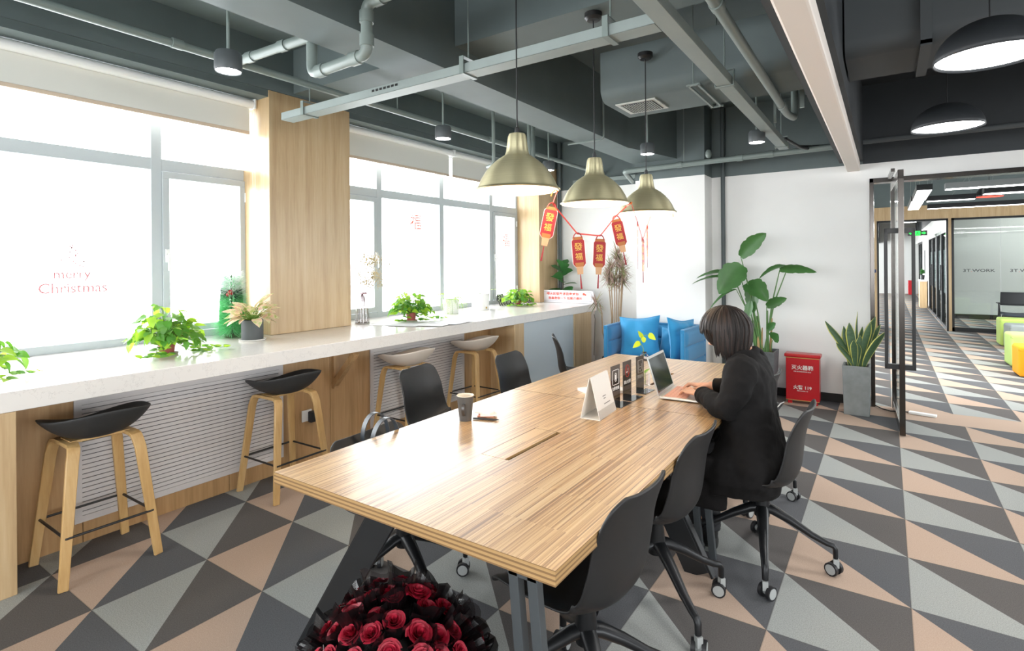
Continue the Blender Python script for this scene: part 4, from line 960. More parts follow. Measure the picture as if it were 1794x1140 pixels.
pothos(-3.87, 1.70, 190, .20, .27, 'biggest trailing pothos, on the counter before the left window near its pier', 5, trails=((1.1, .34), (1.5, .30), (-1.1, .24), (-.7, .22), (.6, .25)))
pothos(-3.97, 4.03, 180, .20, .25, 'bushy pothos in a red pot under the middle of the far window', 8, trails=((1.2, .36), (-1.2, .22), (1.6, .30), (.2, .18)))
pothos(-4.10, 6.17, 120, .20, .18, 'small pothos at the far end of the counter beside the cut-out letters', 14, trails=((1.0, .24), (-.6, .22), (-1.2, .25), (.2, .2)))
# chinese evergreen with pink leaves in grey pot
def pinkleaf():
    t = NT('pink_variegated_leaf'); n_ = t.noise(t.coord((1, 1, 1)), 26, 4, .6); c = t.ramp(n_, [(.40, '#e3aea2'), (.50, '#e9d9b9'), (.60, '#8fb24d')]); t.base(c); t.set(Roughness=.45); translucent(t.m, '#e8d8a4', .3); return t.m
M_PINK = pinkleaf(); random.seed(9)
t = thing('aglaonema_plant', 'pink and green leafed plant in a round dark grey pot beside the wooden pier', 'potted plant', (-4.03, 2.38, CTZ))
pot(t, .078, .078, .150, mat('slate_grey_pot', '#4d5154', .55), z=.008); B().lathe([(.001, .0005), (.09, .0005), (.10, .012), (.094, .010), (.001, .008)], 32).build('saucer', M_WPLAST, t, smooth=True)
st = B(); lf = B()
for i in range(48):
    a = random.random()*2*PI; el = random.uniform(.15, 1.25); L0_ = random.uniform(.06, .13); d = V((math.cos(a)*math.cos(el), math.sin(a)*math.cos(el), math.sin(el))); p_ = V((0, 0, .15))+d*L0_; st.tube([(0, 0, .15), p_], .003, 5); L_ = random.uniform(.10, .15); lf.leaf(LM(p_, a, el-.25, random.uniform(-.6, .6)), L_, L_*.5, .3, .2, 'lance', 7)
st.build('stems', M_STEM, t); lf.build('foliage', M_PINK, t, smooth=True)
# little tinsel christmas tree
random.seed(12)
t = thing('tinsel_tree', 'small green and white tinsel Christmas tree by the left window frame', 'ornament', (-4.36, 2.40, CTZ))
g = B(); g.cyl((0, 0, 0), (0, 0, .5), .008, n=8); g.lathe([(.001, 0), (.05, 0), (.055, .03), (.001, .035)], 16); g.build('stem', mat('tree_stem', '#4a5a3c', .7), t)
M_TG = mat('tinsel_green', '#8fd6a3', .4); translucent(M_TG, '#a8ecb8', .6); M_TW = mat('tinsel_white', '#f0f4f2', .4); translucent(M_TW, '#ffffff', .5); gg, gw, gd = B(), B(), B()
for i in range(4600):
    z = .04+.46*random.random()**1.0; r_ = .09*(1-(z/.66)**2)+.06; a = random.random()*2*PI; e = random.uniform(-.4, .5)
    b_ = gw if .36 < z else (gd if .33 < z < .36 else gg)
    if z > .36 and i % 6 == 0: b_ = gg
    p0 = V((math.cos(a)*.01, math.sin(a)*.01, z)); p1 = p0 + V((math.cos(a)*r_, math.sin(a)*r_, r_*e)); mid = p0.lerp(p1, .55); w_ = V((-math.sin(a), math.cos(a), 0))*.0034
    b_.add([mid-w_, mid+w_, p1], [(0, 1, 2)]) ; b_.add([p0, mid+V((0, 0, .002)), mid-V((0, 0, .002))], [(0, 1, 2)])
gg.build('green_tinsel', M_TG, t); gw.build('white_tinsel', M_TW, t); gd.build('dark_tinsel', mat('tinsel_dark', '#2e4a3e', .4), t)
g = B(); g.ball((.06, -.04, .36), .022, 10, 8); g.ball((.06, -.06, .345), .016, 10, 8); g.build('red_bow', mat('bow_red', '#c3262b', .5), t, smooth=True)
# glass vase of dried gypsophila
random.seed(15)
t = thing('dried_flower_vase', 'clear glass vase of cream dried flowers beside the wooden pier', 'vase', (-4.20, 3.60, CTZ))
g = B(); g.lathe([(.001, .003), (.068, .003), (.066, .05), (.060, .14), (.050, .24), (.046, .30), (.047, .305)], 36); g.build('vase', M_VASE, t, smooth=True)
g = B(); g.lathe([(.001, .001), (.070, .001), (.069, .012)], 32); g.build('base', mat('smoky_base', '#8d8782', .3), t, smooth=True)
st = B(); fl = B()
for i in range(26):
    a = random.uniform(-.6, 1.9)+PI/2*0; r_ = random.uniform(.02, .17); z = random.uniform(.38, .66); yy = random.gauss(.06, .09); xx = random.gauss(0, .06); tip = V((xx, yy, z)); st.tube([(random.uniform(-.03, .03), random.uniform(-.03, .03), .01), (xx*.2, yy*.2, .28), tip], .0011, 4)
    for k in range(44):
        q = tip+V((random.gauss(0, .026), random.gauss(0, .026), random.gauss(-.01, .032))); s_ = random.uniform(.004, .008)
        fl.add([q+V((s_, 0, 0)), q+V((0, s_, 0)), q+V((-s_, 0, 0)), q+V((0, -s_, 0)), q+V((0, 0, s_)), q-V((0, 0, s_))], [(0, 1, 4), (1, 2, 4), (2, 3, 4), (3, 0, 4), (1, 0, 5), (2, 1, 5), (3, 2, 5), (0, 3, 5)])
st.build('stems', mat('dry_stem', '#8a7560', .8), t); M_DRY = mat('cream_blossom', '#c2b596', .8); fl.build('blossoms', M_DRY, t)
g = B(); g.lathe([(.046, .285), (.049, .295), (.046, .305)], 24); 
for k in range(14): g.leaf(LM((0, 0, .29), k*.45, R(-60)), .09, .02, .2, .1, 'strap', 4)
g.build('pink_ribbon', film('mauve_ribbon', '#9b6f7a', .6), t)
# fern in white ribbed pot
random.seed(17)
def fern(t, n, L_, z0, mt, arch=(.6, 1.1), droop=1.0, az=None):
    g = B(); st = B()
    for i in range(n):
        a = random.uniform(0, 2*PI) if az is None else random.uniform(*az); LL = L_*random.uniform(.7, 1.1); el = random.uniform(*arch); pts_ = []
        p_ = V((0, 0, z0)); ang = el
        for k in range(15): pts_.append(p_.copy()); p_ = p_ + V((math.cos(a)*math.cos(ang), math.sin(a)*math.cos(ang), math.sin(ang)))*LL/14; ang -= droop*.17*random.uniform(.7, 1.2)
        for q in pts_: q.z = max(q.z, .01)
        st.tube(pts_, .0012, 4)
        for k in range(3, 15):
            w_ = .030*math.sin(PI*min(1, k/14*.9+.1)); 
            for sd in (-1, 1): g.leaf(LM(pts_[k], a+sd*1.35, R(-10)), w_+.006, .010, .2, .1, 'lance', 2)
    st.build('stalks', M_STEM, t); g.build('fronds', mt, t)
t = thing('fern_plant', 'bright green fern in a white ribbed pot on the counter', 'potted plant', (-4.17, 4.88, CTZ))
g = B(); g.lathe([(.001, 0), (.085, 0), (.095, .16), (.088, .16), (.085, .145), (.001, .145)], 48); g.build('pot', M_WPLAST, t, smooth=True); fern(t, 26, .30, .14, M_LEAF2, (.3, 1.35), 1.3)
t = thing('pale_fern_plant', 'thin pale fern in a tall white round pot, right of the bright fern', 'potted plant', (-4.18, 5.45, CTZ))
g = B(); g.lathe([(.001, 0), (.105, 0), (.112, .20), (.104, .20), (.10, .185), (.001, .185)], 48); g.build('pot', M_WPLAST, t, smooth=True); M_PALE = mat('pale_lime_leaf', '#d0dc9c', .6); translucent(M_PALE, '#e6f0b4', .4); fern(t, 7, .36, .18, M_PALE, (.6, 1.5), .6)
B().lathe([(.012, 0), (.012, .004), (.001, .004)], 12).build('pot_mark', M_GOLD, t); bpy.data.objects['pot_mark'].location = (.107, -.02, .03); bpy.data.objects['pot_mark'].rotation_euler = (0, R(90), 0)
# fiddle leaf fig behind the sign
random.seed(19)
t = thing('fiddle_leaf_fig', 'small fiddle-leaf fig with broad dark leaves behind the white sign board', 'potted plant', (-3.96, 7.16, CTZ))
pot(t, .06, .075, .10, mat('black_pot', '#202020', .5)); g = B(); g.tube([(0, 0, .09), (.01, 0, .30), (.0, 0, .46)], .008, 8); g.build('trunk', mat('fig_bark', '#4a4035', .8), t)
lv = B(); 
for i, (a, z, el, L_) in enumerate([(200, .17, 0, .19), (330, .18, .1, .17), (280, .15, -.1, .16), (20, .24, .3, .17), (180, .30, .5, .18), (250, .33, .5, .17), (300, .28, .25, .16), (0, .38, .7, .16), (210, .41, .8, .17), (330, .43, .95, .16), (110, .46, 1.15, .15), (280, .45, 1.1, .17), (20, .46, 1.2, .15)]):
    lv.leaf(LM((0, 0, z), R(a), el+.15, random.uniform(-.9, .9)), L_*1.2, L_*1.0, .35, .22, 'fiddle', 7)
lv.build('foliage', M_LEAFD, t, smooth=True)
# white sign board with red writing
t = thing('counter_sign_board', 'white rounded sign board with two rows of red writing at the counter end', 'sign', (-3.82, 6.985, CTZ), R(0))
def rrect(w_, h_, r_, z0=0):
    out = []
    for cx, cz, s0 in ((w_/2-r_, h_-r_, 0), (-w_/2+r_, h_-r_, 1), (-w_/2+r_, r_, 2), (w_/2-r_, r_, 3)):
        for k in range(5): a = PI/2*(s0+k/4); out.append((cx+r_*math.cos(a), cz+r_*math.sin(a)+z0))
    return out
g = B(); g.T = Matrix.Rotation(PI/2, 4, 'X'); g.prism(rrect(.90, .175, .03, .002), -.012, .012); g.build('board', mat('board_white', '#eceaf0', .5), t)
g = B(); pp = [(x, -.0125, z) for x, z in rrect(.84, .13, .02, .024)]; g.tube(pp+[pp[0]], .0018, 5, caps=False); g.build('grey_border', mat('border_grey', '#8d8aa0', .6), t)
M_SR = mat('sign_red_text', '#e2553b', .6)
text('sign_lettering', '喝水的猫家请我最爱你', .042, frameM((-.04, -.0135, .125), (1, 0, 0), (0, 0, 1)), M_SR, t, depth=.0004, bold=.001, sx=1.25)
text('sign_lettering', '我喜您很一下 如果能请示', .042, frameM((0, -.0135, .062), (1, 0, 0), (0, 0, 1)), M_SR, t, depth=.0004, bold=.001, sx=1.15)
g = B(); g.ball((.30, -.0135, .13), (.018, .001, .018), 12, 8); g.ball((.325, -.0135, .12), (.015, .001, .012), 12, 8); g.build('red_emblem', M_SR, t)
# cut-out letters behind the pothos
t = thing('cutout_letters', 'white cut-out letters with black outline standing behind the far pothos', 'sign', (-4.33, 6.55, CTZ), 0)
M_BK = mat('letter_black', '#17171a', .6)
for s_, y, z, sz in (('3T', -.47, .105, .11), ('WORK', -.32, .035, .10), ('WORK', .27, .035, .10)):
    M = frameM((0, y, z), (0, 1, 0), (0, 0, 1)); text('black_outline', s_, sz, M @ Matrix.Translation((0, 0, 0)), M_BK, t, depth=.004, bold=.010, sx=1.1); text('white_letter', s_, sz, M @ Matrix.Translation((0, 0, .004)), M_WPLAST, t, depth=.0015, bold=-.001, sx=1.1)
# paper leaflets on the counter
pl = thing('paper_stack', 'thin flat white paper sheets overhanging the counter edge beyond the pier', 'papers', (-3.6, 3.84, CTZ)); random.seed(2)
for i, (dx, dy, rz) in enumerate([(-.36, -.06, .32), (-.16, -.02, .28), (.05, .10, .30), (.10, .28, .2)]): B().box((dx, dy, .002+i*.0022), (.30, .42, .002), (0, 0, rz)).build('sheet', mat('sheet_%d' % (i % 2), ['#dfe0df', '#c9c9cc'][i % 2], .7), pl)

# bird of paradise
random.seed(23)
def sqpot(name_, label, x, y, w0, w1, h, mt, rim=.016):
    t = thing(name_, label, 'potted plant', (x, y, 0), 0); g = B()
    def sq(w_, z): return [(-w_/2, -w_/2, z), (w_/2, -w_/2, z), (w_/2, w_/2, z), (-w_/2, w_/2, z)]
    g.rings([sq(w0, 0), sq(w1, h), sq(w1-2*rim, h), sq(w1-2*rim-.01, h-.035)], caps=True); g.build('pot', mt, t, bevel=.004); B().box((0, 0, h-.03), (w1-2*rim-.006, w1-2*rim-.006, .004)).build('soil', M_SOIL, t); return t
BX, BY = -1.115, 6.38
t = sqpot('bird_of_paradise_plant', 'tall plant with large paddle leaves in a dark square pot behind the woman', BX, BY, .25, .30, .575, M_CONCD)
B().box((-.0, -.155, .42), (.02, .004, .03)).build('pink_sticker', mat('pink_dot', '#c98f9c', .6), t)
cd = B(); cd.tube([(.17, -.12, .01), (.2, -.1, .05), (.21, 0, .04), (.2, .1, .02)], .006, 6); cd.build('white_cable', M_WPLAST, t)
M_BIRD = mat('bird_leaf', '#3c6634', .36, noise=.22, nscale=9); translucent(M_BIRD, '#5c9040', .15); M_BST = mat('bird_stem', '#557a42', .5)
def paddle(base, tip0, tip1, w_, roll=0, droop=.3, y0=0, y1=0, stem=.009, fold=.3):
    """stem from base (x,z) to blade start tip0 (x,z), blade to tip1 (x,z); y offsets from the plant centre"""
    b0 = V((base[0]-BX, 0, base[1])); a = V((tip0[0]-BX, y0, tip0[1])); c = V((tip1[0]-BX, y1, tip1[1])); mid = b0.lerp(a, .55)+V((0, 0, .03)) + V(((b0.x-a.x)*.12, 0, 0))
    g = B(); g.tube([b0, b0.lerp(mid, .5), mid, a.lerp(mid, .3), a], [stem, stem*.95, stem*.8, stem*.6, stem*.5], 8); g.build('stem', M_BST, t, smooth=True)
    d = c-a; L_ = d.length; x = d.normalized(); n = V((0, -1, .35)); n = (n - x*n.dot(x)).normalized(); n = Matrix.Rotation(roll, 3, x) @ n; yv = n.cross(x)
    M = Matrix(((x.x, yv.x, n.x, a.x), (x.y, yv.y, n.y, a.y), (x.z, yv.z, n.z, a.z), (0, 0, 0, 1)))
    g = B(); vs = []; N_ = 14
    for i in range(N_+1):
        s_ = i/N_; ww = max(.02, math.sin(PI*(s_*.93+.05)**.8)**.75)*w_/2 if s_ < 1 else .002
        ww *= 1-.12*(i % 4 == 2); arch = droop*L_*(s_-s_*s_)*1.0
        for k in (-1, -.5, 0, .5, 1): q = V((L_*s_, k*ww, abs(k)*fold*ww)); p_ = M @ q; p_.z += arch; vs.append(p_)
    g.add(vs, [(i*5+k, (i+1)*5+k, (i+1)*5+k+1, i*5+k+1) for i in range(N_) for k in range(4)]); g.build('leaf', M_BIRD, t, smooth=True, ang=80)
paddle((-1.14, .55), (-1.315, 1.57), (-1.05, 1.815), .17, .3, .25, 0, -.05)
paddle((-1.15, .55), (-1.33, 1.36), (-1.77, 1.33), .13, .9, .45, .02, -.1); paddle((-1.17, .55), (-1.36, 1.33), (-1.79, 1.27), .11, 1.0, .4, -.1, -.2)
paddle((-1.13, .55), (-1.27, 1.475), (-1.50, 1.17), .28, -.1, .25, -.12, -.2)
paddle((-1.07, .55), (-.93, 1.43), (-.585, 1.405), .12, 1.0, .35, 0, -.05); paddle((-1.09, .55), (-.86, 1.46), (-1.13, 1.33), .12, .8, .5, .06, -.02)
paddle((-1.12, .55), (-1.25, 1.28), (-1.02, 1.10), .22, -.3, .45, -.08, -.16); paddle((-1.1, .55), (-1.20, 1.26), (-1.17, .97), .15, .2, .1, -.05, -.1)
paddle((-1.06, .55), (-1.06, 1.04), (-.86, 1.135), .11, .5, .2, 0, -.05); paddle((-1.11, .55), (-1.20, 1.10), (-1.24, .86), .09, .1, .1, -.1, -.12)
paddle((-1.04, .55), (-1.04, .80), (-.96, .88), .08, .2, .2, -.05, -.1, .005); paddle((-1.02, .55), (-.99, .70), (-.93, .77), .13, .2, .2, -.06, -.14, .005)
paddle((-1.13, .55), (-1.34, 1.22), (-1.60, 1.0), .04, .4, .5, -.12, -.2, .006); paddle((-1.13, .55), (-1.28, .92), (-1.34, .84), .09, .3, .1, .02, 0, .006)
for i in range(7):
    g = B(); xa = random.uniform(-.07, .09); g.tube([(xa, random.uniform(-.06, .06), .55), (xa+random.uniform(-.08, .05), random.uniform(-.06, .06), random.uniform(.8, 1.0))], [.016, .006], 8); g.build('sheath', M_BST if i % 3 else mat('dry_sheath', '#9a8156', .7), t, smooth=True)
# snake plant
def snake_leaf():
    t_ = NT('snake_leaf'); uv = t_.n('ShaderNodeAttribute'); uv.attribute_name = 'edge'; n_ = t_.noise(t_.coord((3, 3, 16)), 6, 3); c = t_.mix(n_, '#27402a', '#4d6b45'); f = t_.math('GREATER_THAN', uv.outputs['Fac'], .80)
    t_.base(t_.mix(f, c, '#c9c664')); t_.set(Roughness=.45); return t_.m
M_SNAKE = snake_leaf()
SX, SY = -.255, 6.47
t = sqpot('snake_plant', 'snake plant with yellow-edged sword leaves in a light grey square planter by the door', SX, SY, .215, .235, .485, M_CONC)
def sword(x0, y0, x1, y1, h, w_, tw=0, bend=0):
    g = B(); N_ = 16; vs = []; at = []
    for i in range(N_+1):
        s_ = i/N_; p_ = V((x0+(x1-x0)*s_**1.35, y0+(y1-y0)*s_**1.3, .46+(h-.46)*(s_-bend*s_*s_)/(1-bend))); ww = w_/2*(.45+.9*math.sin(min(1, s_*1.15)*PI*.62))*(1-max(0, (s_-.72)/.28)**1.8); ww = max(ww, .001)
        ang = tw*s_+.2; dx = V((math.cos(ang), math.sin(ang), 0)); nn = V((-dx.y, dx.x, 0))
        for k in (-1, -.62, 0, .62, 1): vs.append(p_+dx*k*ww+nn*(abs(k)**2*ww*.35)); at.append(abs(k))
    g.add(vs, [(i*5+k, (i+1)*5+k, (i+1)*5+k+1, i*5+k+1) for i in range(N_) for k in range(4)])
    o = g.build('leaf', M_SNAKE, t, smooth=True, solid=.003); a_ = o.data.attributes.new('edge', 'FLOAT', 'POINT'); a_.data.foreach_set('value', at)
for q in [(-.03, .0, -.27, -.04, .91, .06, .5), (-.04, .03, -.20, -.02, .80, .055, .9), (-.06, 0, -.11, .02, .86, .05, .2), (-.02, -.02, -.06, -.02, .90, .065, .1), (.0, .03, .01, .02, 1.01, .03, 1.3), (0, -.04, .02, -.05, .70, .055, .2), (.03, -.01, .03, -.02, .78, .06, -.2), (.04, .02, .16, 0, .97, .07, .3), (.03, 0, .12, -.05, .92, .05, -.5), (.06, -.02, .25, -.04, .84, .065, .6), (.05, .03, .20, .05, .89, .05, .2), (-.02, -.05, -.17, -.08, .70, .05, .6), (.02, .05, .05, .06, .86, .045, .4), (-.01, -.05, -.02, -.08, .74, .05, .1)]: sword(*q)
# dracaena by the sofa
random.seed(27)
t = thing('dracaena_plant', 'spiky dracaena with thin reddish leaves on bare stems behind the blue sofa', 'potted plant', (-2.98, 6.72, 0))
pot(t, .11, .14, .28, mat('black_pot', '#202020', .5)); M_DR1 = mat('dracaena_red', '#b59a8e', .6); M_DR2 = mat('dracaena_green', '#969a6c', .6); st = B(); a1, a2 = B(), B()
heads = [(-.02, 0, 1.42), (.10, .02, 1.50), (.16, -.03, 1.42), (.05, -.03, 1.27), (-.06, .02, 1.30), (.14, .03, 1.28), (.07, .0, 1.60), (-.22, -.02, .98)]
for i, (x, y, z) in enumerate(heads):
    if i < 7: st.tube([(x*.7, y, .25), (x*.6+.02, y, .8), (x, y, z)], .0075, 6)
    else: st.tube([(-.05, y, .25), (-.13, y, .6), (-.14, y, .85), (x+.05, y, z)], .0075, 6)
    for k in range(120 if i < 7 else 50):
        a = random.random()*2*PI; el = random.uniform(-.7, 1.35); L_ = random.uniform(.14, .22); (a1 if k % 3 else a2).leaf(LM((x, y, z+random.uniform(-.05, .05)), a, el), L_, .012, .15, .1, 'strap', 3)
st.build('stems', mat('dracaena_stem', '#a48c70', .8), t); a1.build('foliage', M_DR1, t); a2.build('foliage', M_DR2, t)
g = B(); g.tube([(-.22, -.1, .3), (-.2, -.1, .78), (-.215, -.1, .84)], .006, 6); g.build('cut_stem', mat('cut_stem', '#7a7066', .8), t)

# fire extinguisher cabinet
t = thing('fire_extinguisher_box', 'red metal fire extinguisher box with white writing on the floor by the far wall', 'fire box', (-.748, 6.56, 0))
M_TRIMG = mat('gold_trim_line', '#c3a05c', .4, metal=.5); w_, h_, d_ = .158, .52, .14
B().bx(-w_, w_, 0, d_, .035, h_-.025).build('body', M_RED, t, bevel=.004); B().bx(-w_-.014, w_+.014, -.014, d_+.01, h_-.025, h_+.012).build('lid', M_RED, t, bevel=.01, seg=3)
g = B(); g.bx(-w_, w_, -.0015, .0, h_-.034, h_-.027); g.bx(-w_, w_, -.0015, .0, .036, .043); g.build('gold_line', M_TRIMG, t)
for x in (-.12, .12): B().bx(x-.02, x+.02, .01, .05, 0, .036).build('foot', M_RED, t)
text('box_lettering', '灭火器箱', .052, frameM((0, -.003, .385), (1, 0, 0), (0, 0, 1)), M_PW, t, depth=.0006, bold=.001)
text('box_lettering', 'FIRE EXTINGUISHER BOX', .0145, frameM((0, -.003, .345), (1, 0, 0), (0, 0, 1)), M_PW, t, depth=.0006, bold=.0003)
text('box_lettering', '火警 119', .046, frameM((0, -.003, .175), (1, 0, 0), (0, 0, 1)), M_PW, t, depth=.0006, bold=.001)
text('box_lettering', 'FIRE ALARM 119', .0145, frameM((0, -.003, .14), (1, 0, 0), (0, 0, 1)), M_PW, t, depth=.0006, bold=.0003)
# ------------------------------------------------------------------ glass entrance
fr = B(); fr.bx(-.144, -.108, 6.85, 7.02, 0, 2.37); fr.bx(-.144, 4.2, 6.85, 7.02, 2.325, 2.37); fr.bx(4.15, 4.2, 6.85, 7.02, 0, 2.33)
d = struct(fr.build('door_1', M_STEEL, bevel=.003))
# open leaf, hinged at the far end, swung into the room
lf = B(); lf.bx(0, .042, -1.06, -1.02, 0.008, 2.30); lf.bx(0, .042, -.04, 0, .008, 2.30); lf.bx(.0, .042, -1.06, 0, 2.22, 2.30); lf.bx(.004, .038, -1.02, -.04, .01, .09)
lo = lf.build('door_leaf', M_STEEL, d, loc=(.035, 6.87, 0), rot=(0, 0, R(2.6)), bevel=.003)
g = B(); g.bx(.017, .025, -1.02, -.04, .09, 2.22); g.build('glass', M_TGLASS, lo)
hb = B()
for x in (-.085, .115):
    hb.box((x, -.93, 1.18), (.026, .04, 1.24))
for z in (.58, 1.78): hb.box((.015, -.93, z), (.226, .04, .045))
hb.build('pull_handle', mat('matt_black_handle', '#151515', .45), lo, bevel=.003)
hc = B(); hc.box((-.02, -.55, 2.335), (.03, .5, .03)); hc.build('closer_rail', M_STEEL, lo)
t = tag(B().box((0, 0, .012), (.22, .06, .022)).build('power_strip', M_WPLAST, loc=(.28, 6.72, 0), rot=(0, 0, R(-12)), bevel=.004), 'white power strip lying on the floor right of the open glass door', 'power strip')
cb = B(); cb.tube([(-.12, 6.9, .01), (-.05, 6.75, .012), (.02, 6.70, .01), (.17, 6.74, .012)], .006, 6); tag(cb.build('power_cable', M_BLACKM), 'thin cable on the floor crossing under the open glass door', 'cable')
# ------------------------------------------------------------------ lobby and corridor beyond
LY = 14.95
wallbits('wall_lobby_left', [(-.42, -.262, 7.0, LY, 0, CZ)])
bpy.data.objects['wall_lobby_left'].name = 'wall_side'
wallbits('trim_14', [(-.26, 6.9, LY, LY+.12, 2.40, 2.70), (-.26, -.182, LY, LY+.12, 0, 2.40), (1.085, 1.14, LY, LY+.12, 0, 2.40)], M_OAK)
wallbits('trim_15', [(-.26, 6.9, LY+.02, LY+.12, 2.70, CZ)], M_GREY)
wallbits('trim_16', [(-.18, -.147, LY-.01, LY+.12, 0, 2.385), (-.18, 1.085, LY-.01, LY+.12, 2.36, 2.40), (1.05, 1.085, LY-.01, LY+.12, 0, 2.38)], M_BLACKM)
g = B(); g.bx(1.14, 1.18, LY-.01, LY+.08, 0, 2.40); g.bx(1.14, 6.9, LY-.01, LY+.08, 2.36, 2.40); g.bx(1.14, 6.9, LY-.01, LY+.08, 0, .085)
w4 = struct(g.build('window_4', M_BLACKM)); g = B(); g.bx(1.18, 6.9, LY+.03, LY+.042, .085, 2.36); g.build('glass', M_TGLASS, w4)
g = B()
for x in (1.93, 2.72, 3.5, 4.3): g.bx(x-.003, x+.003, LY+.028, LY+.044, .085, 2.36)
g.build('glass_joint', mat('joint_grey', '#c4c8c8', .3), w4)
M_LOGO = mat('logo_black', '#2a2a2e', .6); M_LOGR = mat('logo_red', '#d33a3a', .6)
for k, x0 in enumerate((1.323, 2.065, 2.81)):
    lg = thing('glass_lettering', ['black company lettering on the glass partition, the complete one at the left', 'black company lettering on the glass partition, cut by the right edge of the photo', 'third black company lettering outside the right edge'][k], 'lettering', (x0, LY+.026, 1.285), 0, 'partition lettering')
    for s_, dx, mt in (('3T', 0, M_LOGO), ('.', .135, M_LOGR), ('WORK', .155, M_LOGO)): text('letters', s_, .084, frameM((dx, 0, 0), (1, 0, 0), (0, 0, 1)), mt, lg, depth=.0006, bold=.0006, sx=1.38 if s_ != '.' else 1, align='LEFT')
wallbits('wall_room_behind_glass', [(1.2, 6.9, 18.3, 18.4, 0, CZ)], mat('grey_white_wall', '#c3c4c0', .7)); bpy.data.objects['wall_room_behind_glass'].name = 'wall_rear'
wallbits('baseboard_rear', [(1.2, 6.9, 18.27, 18.3, 0, .12)], M_BASEB)
wallbits('wall_end', [(-4, 7, 30.6, 30.7, 0, CZ)], mat('grey_white_wall', '#c3c4c0', .7))
wallbits('wall_corridor', [(1.07, 1.19, LY+.12, 15.4, 2.2, 2.62), (1.07, 1.19, 15.07, 30.6, 2.2, 2.62), (1.07, 1.19, 21.2, 24.85, 0, 2.2)], mat('grey_white_wall', '#c3c4c0', .7))
wallbits('trim_17', [(1.07, 1.19, LY+.12, 30.6, 2.62, CZ), (-.4, -.26, LY, 30.6, 2.3, CZ)], M_GREYD)
wallbits('baseboard_corridor', [(1.055, 1.07, 21.2, 24.85, 0, .09)], M_BASEB)
M_FROST = mat('frosted_glass', '#8e9a9c', .3)
def cdoor(n, y0, y1):
    g = B(); t_ = .09
    for y in (y0+t_/2, y0+(y1-y0)*.48, y1-t_/2): g.bx(1.06, 1.13, y-t_/2, y+t_/2, 0, 2.2)
    g.bx(1.06, 1.13, y0, y1, 2.12, 2.2); g.bx(1.06, 1.13, y0, y1, 0, .06); f = struct(g.build('door_%d' % n, M_BLACKM))
    g = B(); g.bx(1.09, 1.10, y0+.05, y1-.05, .06, 2.12); g.build('glass', M_TGLASS, f)
    g = B(); g.bx(1.103, 1.107, y0+.05, y1-.05, .75, 1.75); g.build('frosted_band', M_FROST, f)
    g = B(); g.bx(1.02, 1.045, y0+(y1-y0)*.40, y0+(y1-y0)*.42, .8, 1.4); g.build('pull_handle', M_BLACK, f)
for n, (a, b) in enumerate(((15.1, 18.0), (18.06, 21.15), (24.9, 27.6))): cdoor(n+2, a, b)
g = B(); g.bx(1.19, 1.2, 15, 30.6, 0, 2.62); g.bx(2.6, 2.7, 18.4, 30.6, 0, CZ); o = struct(g.build('wall_inner', mat('grey_white_wall', '#c3c4c0', .7)))
bpy.data.objects.remove(o)
# exit sign
t = thing('exit_sign', 'green running-man exit sign with arrows hanging in the corridor', 'exit sign', (.745, 20, 2.30))
B().box((0, 0, 0), (.46, .03, .15)).build('casing', M_BLACK, t); M_EX = mat('exit_green', '#12d63a', .5, emis=2.2)
g = B(); g.box((0, -.0165, 0), (.13, .003, .13))
g.build('symbol_panel', M_EX, t)
g = B(); 
for sx in (-1, 1): g.T = Matrix.Rotation(PI/2, 4, 'X'); g.prism([(sx*.10, .018), (sx*.15, .018), (sx*.15, .04), (sx*.205, 0), (sx*.15, -.04), (sx*.15, -.018), (sx*.10, -.018)], .016, .019)
g.build('arrow', M_EX, t)
g = B(); g.T = Matrix.Rotation(PI/2, 4, 'X'); g.box((.0, .03, .0185), (.022, .022, .002)); g.box((.005, -.0, .0185), (.02, .045, .002), (0, 0, .3)); g.box((-.02, -.03, .0185), (.014, .05, .002), (0, 0, -.6)); g.box((.025, -.03, .0185), (.014, .045, .002), (0, 0, .6)); g.build('running_figure', mat('exit_white', '#0a3d16', .5), t)
B().cyl((0, 0, .07), (0, 0, CZ-2.30), .006, n=6).build('rod', M_BLACK, t)
tag(B().bx(.77, .95, 29.9, 30.2, 0, .62).build('fire_extinguisher_box', M_RED, bevel=.01), 'small dark red fire box at the far end of the corridor', 'fire box')
t = thing('corridor_ceiling_lamp', 'bright flat ceiling lamp inside the corridor near the exit sign', 'ceiling lamp', (.45, 17.6, 2.5)); B().lathe([(.001, .0), (.2, .0), (.2, .06), (.001, .07)], 24).build('body', M_WPLAST, t); B().lathe([(.001, -.004), (.19, -.003)], 24).build('diffuser', M_LED, t); B().cyl((0, 0, .07), (0, 0, CZ-2.5), .006, n=6).build('rod', M_BLACK, t)
light('corridor_glow', 'POINT', (.45, 17.6, 2.4), 28, (1, .98, .95), shadow_soft_size=.15); light('corridor_glow', 'POINT', (.45, 25, 2.5), 35, (1, .98, .95), shadow_soft_size=.15)
light('meeting_room_light', 'AREA', (3.5, 16.6, 3.2), 90, (1, 1, 1), size=2.5)
